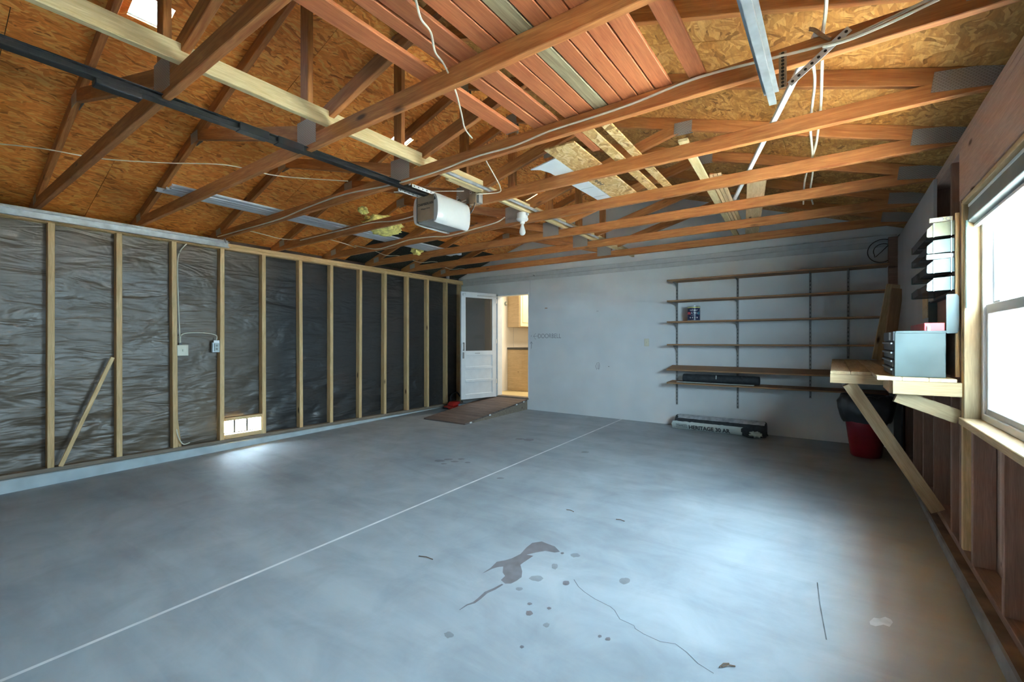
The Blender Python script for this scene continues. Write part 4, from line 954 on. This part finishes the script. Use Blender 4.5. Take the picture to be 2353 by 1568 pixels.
# rolls of roofing felt
Rx = lambda x, y, z: axes((0, 1, 0), (0, 0, 1), (1, 0, 0), (x, y, z))
r1 = thing('felt_roll', 'black roll of roofing felt lying on the lowest shelf', 'roll', (-1.27, 6.60, .66))
prof = [(.0, 0), (.018, 0), (.020, .004), (.052, .0), (.057, .006)] + [(.057 + .0012 * math.sin(k * 2.1), .02 + k * .0456) for k in range(21)] + [(.057, .950), (.052, .956), (.020, .952), (0, .952)]
lathe('roll', prof, 'felt', Rx(-1.745, 6.615, .722), r1, 28)
for x, w in ((-1.0, .02), (-1.31, .012)): bx('tape', (x, 6.553, .725), (x + w, 6.575, .775), 'black_plastic' if w > .015 else 'wrapper', r1, .003)
wb_ = bx('white_board', (-1.80, 6.462, .6685), (-.84, 6.552, .6755), 'wrapper', None, .001); tag(wb_, 'thin white board on the lowest shelf in front of the black roll', 'board')
def arc(name, x0, x1, r, a0, a1, yc, zc, mat, parent, nx=30, seed=0, rag=.0, rag_x=.0):
    bm = bmesh.new(); g = []; na = 9
    for i in range(nx + 1):
        row = []
        for j in range(na):
            t = j / (na - 1); e = rag * mnoise.noise(Vector((i * .7, seed, t))) if j in (0, na - 1) else 0
            a = math.radians(a0 + (a1 - a0) * t) + e; x = x0 + (x1 - x0) * i / nx + (rag_x * mnoise.noise(Vector((j * 1.3, seed, i))) if i in (0, nx) else 0)
            rr = r + .003 * mnoise.noise(Vector((x * 6, t * 4, seed))); row.append(bm.verts.new((x, yc - rr * math.cos(a), zc + rr * math.sin(a))))
        g.append(row)
    for i in range(nx):
        for j in range(na - 1): bm.faces.new((g[i][j], g[i + 1][j], g[i + 1][j + 1], g[i][j + 1]))
    o = from_bm(name, bm, mat, parent)
    for p in o.data.polygons: p.use_smooth = True
    return o
zfl = fl(6.55); fc = (6.575, zfl + .100)
r2 = thing('felt_bundle', 'black roofing felt roll in a torn white wrapper on the floor', 'roll', (-1.27, 6.57, zfl))
lathe('roll', [(0, 0), (.03, 0), (.033, .006), (.088, 0), (.096, .008)] + [(.0965 + .0015 * math.sin(k * 1.7), .03 + k * .055) for k in range(20)] + [(.096, 1.115), (.088, 1.122), (.033, 1.118), (0, 1.118)], 'felt', Rx(-1.83, fc[0], fc[1]), r2, 30)
arc('grey_sheet', -1.79, -.72, .103, 36, 118, fc[0], fc[1] + .004, 'grey_felt', r2, seed=2, rag=.06, rag_x=.03)
wr = arc('wrapper', -1.86, -.98, .104, -74, 12, fc[0], fc[1], 'wrapper', r2, seed=5, rag=.07, rag_x=.05)
Lm = lambda x, a, r=.1085: axes((1, 0, 0), (0, math.sin(math.radians(a)), math.cos(math.radians(a))), (0, -math.cos(math.radians(a)), math.sin(math.radians(a))), (x, fc[0] - r * math.cos(math.radians(a)), fc[1] + r * math.sin(math.radians(a))))
text('lettering', 'HERITAGE 30 AR', .085, 'ink', Lm(-1.38, -28), wr, sx=.82, bold=.0025); text('lettering', 'TAMKO', .036, 'ink', Lm(-1.735, -22), wr, sx=.9)
lm = Lm(-1.735, -22)
for a, b in (((-.068, -.026), (.068, -.023)), ((-.068, .023), (.068, .026)), ((-.070, -.026), (-.067, .026)), ((.067, -.026), (.070, .026))):
    bm = bmesh.new(); add_box(bm, (a[0], a[1], -.0004), (b[0], b[1], .0008)); from_bm('logo_border', bm, 'ink', wr, lm)
lump('torn_wrapping', (-.83, 6.50, zfl + .045), .07, 'wrapper', 4, 4, .55, 2.6, (1.1, .7, .55), r2)
lump('torn_wrapping', (-.745, 6.56, zfl + .05), .06, 'felt', 8, 4, .5, 2.4, (.8, .8, .8), r2)
tube('wrap_tail', [(-.95, 6.46, zfl + .03), (-.90, 6.45, zfl + .015), (-.84, 6.46, zfl + .012)], .012, 'felt', r2, 6)

# ---- workbench along the right wall: wide part, narrow end, two braces
BT = 1.022; BX0, BX1, BXW = -.027, .29, .594; BY0, BY1, BY2 = 3.60, 4.07, 6.76
wbn = thing('workbench', 'rough lumber workbench fixed to the right wall, braced from below', 'workbench', (.3, 5.2, .9))
NB = 5
for k in range(NB):                                  # top boards run along the wall
    x0 = BX0 + (BXW - .02 - BX0) * k / NB; x1 = BX0 + (BXW - .02 - BX0) * (k + 1) / NB
    beam('top_board', ((x0 + x1) / 2, BY1 if x1 < BX1 + .03 else BY0 + .0, BT - .010), ((x0 + x1) / 2, BY2, BT - .010), x1 - x0 - .002, .020, 'bench_wood', wbn)
beam('front_rail', (BX0, BY1 + .019, BT - .055), (BX1 + .0, BY1 + .019, BT - .055), .038, .066, 'bench_wood', wbn)
beam('end_rail', (BX1, BY0 + .019, BT - .062), (BXW - .0, BY0 + .019, BT - .062), .038, .082, 'bench_end', wbn)
beam('side_rail', (BX1 + .004, BY0 + .038, BT - .062), (BX1 + .004, BY1 + .0, BT - .062), .038, .082, 'bench_wood', wbn)
beam('side_rail', (BX0 + .019, BY1 + .038, BT - .055), (BX0 + .019, BY2, BT - .055), .038, .066, 'bench_wood', wbn)
beam('side_rail', (BX0 + .008, BY1 + .004, BT - .02), (BX0 + .008, BY1 - .02, BT - .02), .02, .02, 'pale_wood', wbn) if False else None
q0 = Vector((.085, BY1 + .06, BT - .09)); q1 = Vector((.585, 4.30, .055))
beam('brace', q0, q1, .038, .085, 'bench_wood', wbn, up=(0, -1, 0)) if False else beam('brace', q0, q1, .085, .036, 'bench_wood', wbn, up=(0, -1, .05))
beam('brace', (BX1 + .02, BY0 + .06, BT - .115), (.592, BY0 + .085, .795), .085, .036, 'bench_end', wbn, up=(0, -1, .05))

# ---- toolbox with its lid thrown open
TX0, TX1, TY0, TY1, TZ0, TZ1 = .302, .535, 3.66, 4.30, BT + .001, 1.302
tb = thing('toolbox', 'grey-green metal toolbox with black drawers and open lid on the workbench', 'toolbox', ((TX0 + TX1) / 2, 3.98, TZ0))
bxs('cabinet', [((TX0, TY0, TZ0), (TX1, TY0 + .012, TZ1)), ((TX0, TY1 - .012, TZ0), (TX1, TY1, TZ1)), ((TX1 - .01, TY0 + .012, TZ0), (TX1, TY1 - .012, TZ1)), ((TX0 + .012, TY0 + .012, TZ0), (TX1 - .01, TY1 - .012, TZ0 + .01)), ((TX0 + .012, TY0 + .012, TZ1 - .055), (TX1 - .01, TY1 - .012, TZ1 - .045))], 'toolbox_green', tb, .003)
bx('rim', (TX0 + .006, TY0 - .002, TZ1 - .012), (TX1 + .002, TY0 + .006, TZ1 + .003), 'toolbox_green', tb, .002)
for k, (a, b) in enumerate(((.004, .052), (.056, .104), (.108, .156), (.160, .215))):
    dr = bx('drawer', (TX0 - .008, TY0 + .014, TZ0 + a), (TX0 + .012, TY1 - .014, TZ0 + b), 'drawer_black', tb, .003); bx('pull', (TX0 - .018, TY0 + .02, TZ0 + b - .016), (TX0 - .007, TY1 - .02, TZ0 + b - .004), 'drawer_pull', dr, .002)
bx('front_lip', (TX0 - .008, TY0 + .004, TZ0 + .219), (TX0 + .004, TY1 - .004, TZ1), 'drawer_black', tb, .003); bx('latch', (TX0 - .016, TY0 + .10, TZ0 + .225), (TX0 - .008, TY0 + .15, TZ1 - .005), 'steel', tb, .002)
def rrect(x0, x1, z0, z1, r, y, n=5):
    P_ = []
    for cx, cz, a0 in ((x1 - r, z1 - r, 0), (x0 + .006, z1 - .006, 90), (x0 + .006, z0 + .006, 180), (x1 - r, z0 + r, 270)):
        rr = r if cx > (x0 + x1) / 2 - .01 else .006
        for k in range(n): a = math.radians(a0 + 90 * k / (n - 1)); P_.append((cx + rr * math.cos(a), y, cz + rr * math.sin(a)))
    return P_
prism('lid_end', rrect(.537, .592, 1.288, 1.520, .022, TY0 + .004), (0, .006, 0), 'toolbox_green', tb)
prism('lid_end', rrect(.537, .592, 1.288, 1.520, .022, TY1 - .01), (0, .006, 0), 'toolbox_green', tb)
bxs('lid_shell', [((.584, TY0 + .010, 1.30), (.592, TY1 - .010, 1.508)), ((.545, TY0 + .010, 1.512), (.586, TY1 - .010, 1.520)), ((.545, TY0 + .010, 1.288), (.586, TY1 - .010, 1.296))], 'drawer_black', tb)
bx('tray', (.440, TY0 + .012, 1.262), (.532, TY1 - .03, 1.352), 'tray_red', tb, .003); bx('tray_handle', (.452, TY0 + .004, 1.30), (.468, TY0 + .012, 1.335), 'wrapper', tb, .003)

# ---- four racks of small parts bins on the right wall
for k, (z0, z1, cm, lab) in enumerate(((1.873, 1.962, 'bin_cap_cream', 'topmost rack of parts bins, cream end cap'), (1.774, 1.858, 'bin_cap', 'second rack of parts bins from the top, just above the white paint roller'), (1.654, 1.740, 'bin_cap', 'third rack of parts bins, directly under the white paint roller'), (1.546, 1.630, 'bin_cap', 'lowest rack of parts bins, just above the open toolbox lid'))):
    ya, yb = 3.705, 4.40; h = z1 - z0
    rk = thing('parts_bin_rack', lab, 'parts bins', (.53, (ya + yb) / 2, z0), 'parts bin racks on the right wall')
    prof = [(.456, z0 + .006), (.462, z0), (.592, z0 + .004), (.592, z1), (.490, z1 - .006), (.458, z0 + h * .55)]
    for yy in (ya, yb): 
        c = prism('end_cap', [(x, yy, z) for x, z in prof], (0, .006, 0), cm, rk)
    for xx in (.485, .562): bx('rib', (xx, ya - .0045, z0 - .002), (xx + .005, ya, z1 + (.001 if xx > .5 else -.008)), 'trim_grey', rk)
    bx('spine', (.584, ya + .006, z0), (.594, yb, z1 - .002), cm, rk)
    bx('clip', (.590, ya - .006, z1 - .05), (.598, ya + .004, z1 - .01), cm, rk, .002)
    nb = 6
    for q in range(nb):
        y0 = ya + .010 + (yb - ya - .012) * q / nb; y1 = ya + .008 + (yb - ya - .012) * (q + 1) / nb
        b_ = prism('bin', [(.462, y0, z0 + .004), (.582, y0, z0 + .004), (.582, y0, z1 - .012), (.498, y0, z1 - .016), (.460, y0, z0 + h * .55)], (0, y1 - y0, 0), 'bin_clear', rk)
        bx('contents', (.475, y0 + .012, z0 + .008), (.570, y1 - .012, z0 + h * .42), ('shelf_wood', 'steel', 'bin_dark')[(q + k) % 3], b_, .004)
pr = thing('paint_roller_cover', 'fluffy white paint roller cover lying on the third bin rack', 'paint roller', (.53, 3.73, 1.742))
lathe('nap', [(.008, 0), (.015, 0), (.0165, .006), (.0165, .124), (.015, .130), (.008, .130)], 'roller_nap', axes((0, 1, 0), (0, 0, 1), (1, 0, 0), (.458, 3.735, 1.7570)), pr, 18, False)
lathe('core', [(.0085, -.002), (.0085, .132)], 'wrapper', axes((0, 1, 0), (0, 0, 1), (1, 0, 0), (.458, 3.735, 1.7570)), pr, 14, False)
hl = bx('holed_strip', (.47, 3.72, 1.964), (.575, 3.74, 1.992), 'ivory', None, .003); tag(hl, 'cream plastic strip with three holes standing on the topmost bin rack', 'plastic strip')
for x in (.49, .522, .554): lathe('hole', [(.008, 0), (.012, .001), (.012, .003), (.008, .003)], 'trim_grey', axes((1, 0, 0), (0, 0, 1), (0, -1, 0), (x, 3.7198, 1.979)), hl, 12, False)
og = bx('wooden_box', (.40, 4.42, BT + .001), (.50, 4.60, 1.27), 'shelf_wood', None, .004); tag(og, 'small brown wooden box on the bench behind the toolbox', 'box')
tg = bx('paper_tag', (.5725, 4.62, 1.42), (.577, 4.86, 1.62), 'bench_wood', None, .001); tag(tg, 'tan card hanging on the grey wallboard behind the toolbox', 'card')

# ---- leaning planks in the far right corner, coiled wire on the wall
pl = beam('plank', (.395, 6.385, BT + .012), (.525, 6.42, 1.86), .13, .02, 'bench_wood', up=(.25, -1, 0)); tag(pl, 'rounded-top tan plank leaning in the corner on the workbench', 'board')
pl = beam('plank', (.455, 6.22, BT + .012), (.54, 6.27, 1.80), .11, .02, 'shelf_wood', up=(.5, -1, 0)); tag(pl, 'darker plank leaning behind the toolbox in the corner', 'board')
cw = at(2027, 580, y=YB - .03)
coil = [cw + Vector((math.cos(a) * r, -.01 * (a / 6), math.sin(a) * r)) for a, r in ((k * .35, .16 - .003 * k) for k in range(30))] + [cw + Vector((.10, -.04, .12)), cw + Vector((.18, -.06, .20))]
cable('wire_coil', coil, .005, 'cable_dark', 'loose loops of black wire hung in the upper right corner of the white wall', 'wire', n=3)

# ---- red bin with a black bag, dark sheet behind it
tcx, tcy, tz = .275, 6.20, fl(6.20)
tc = thing('waste_bin', 'round red waste bin lined with a black bag under the workbench', 'waste bin', (tcx, tcy, tz)); Mc = Matrix.Translation((tcx, tcy, tz))
lathe('bin', [(0, .001), (.125, .001), (.135, .012), (.185, .40), (.195, .56), (.200, .57), (.192, .572), (.182, .55), (.125, .02), (0, .02)], 'trash_red', Mc, tc, 36)
bm = bmesh.new(); rings = []
for z, r in ((.375, .200), (.40, .215), (.45, .235), (.52, .25), (.60, .25), (.655, .225), (.66, .19), (.62, .17)):
    rings.append([bm.verts.new(((r + .022 * mnoise.noise(Vector((math.cos(a) * 3, math.sin(a) * 3, z * 7))) * (1 if z > .38 else .4)) * math.cos(a), (r + .03 * mnoise.noise(Vector((math.sin(a) * 4, math.cos(a) * 3, z * 6)))) * math.sin(a), z + .025 * mnoise.noise(Vector((math.cos(a) * 2.5, math.sin(a) * 2.5, z * 2))))) for a in (2 * math.pi * k / 56 for k in range(56))])
for A, B in zip(rings, rings[1:]):
    for k in range(56): bm.faces.new((A[k], A[(k + 1) % 56], B[(k + 1) % 56], B[k]))
bg = from_bm('bag', bm, 'bag_black', tc, Mc)
for p in bg.data.polygons: p.use_smooth = True
ds = beam('dark_sheet', (.555, 6.0, .48), (.555, 6.74, .48), .012, .90, 'black_sheet'); tag(ds, 'black sheet standing against the right wall behind the red bin', 'sheet')

# ---- outside: ground, a shrub beyond the window
gr = struct(bx('ground', (-30, -30, -.62), (30, 30, -.5), 'outside_ground'))
def shrub(c, R, n, seed, label):
    random.seed(seed); t = thing('shrub', label, 'shrub', (c[0], c[1], -.5))
    tube('stem', [(c[0], c[1], -.5), (c[0] + .05, c[1], .3), (c[0], c[1] + .05, c[2])], .04, 'bark', t, 8)
    bm = bmesh.new()
    for _ in range(n):
        v = Vector((random.gauss(0, 1), random.gauss(0, 1), random.gauss(0, 1))).normalized() * R * random.random() ** .45; v.z *= 1.3
        p = Vector(c) + v; a = Vector((random.gauss(0, 1), random.gauss(0, 1), random.gauss(0, .6))).normalized(); b = a.cross(Vector((random.random(), random.random(), 1))).normalized()
        s = random.uniform(.05, .10); bm.faces.new([bm.verts.new(p - Vector(c) + q) for q in (-a * s, b * s * .35, a * s, -b * s * .35)])
    o = from_bm('foliage', bm, 'leaf', t, Matrix.Translation(Vector(c))); o['kind'] = 'stuff'
shrub((2.75, 5.6, .85), .75, 1500, 3, 'leafy shrub outside, behind the screened lower window')
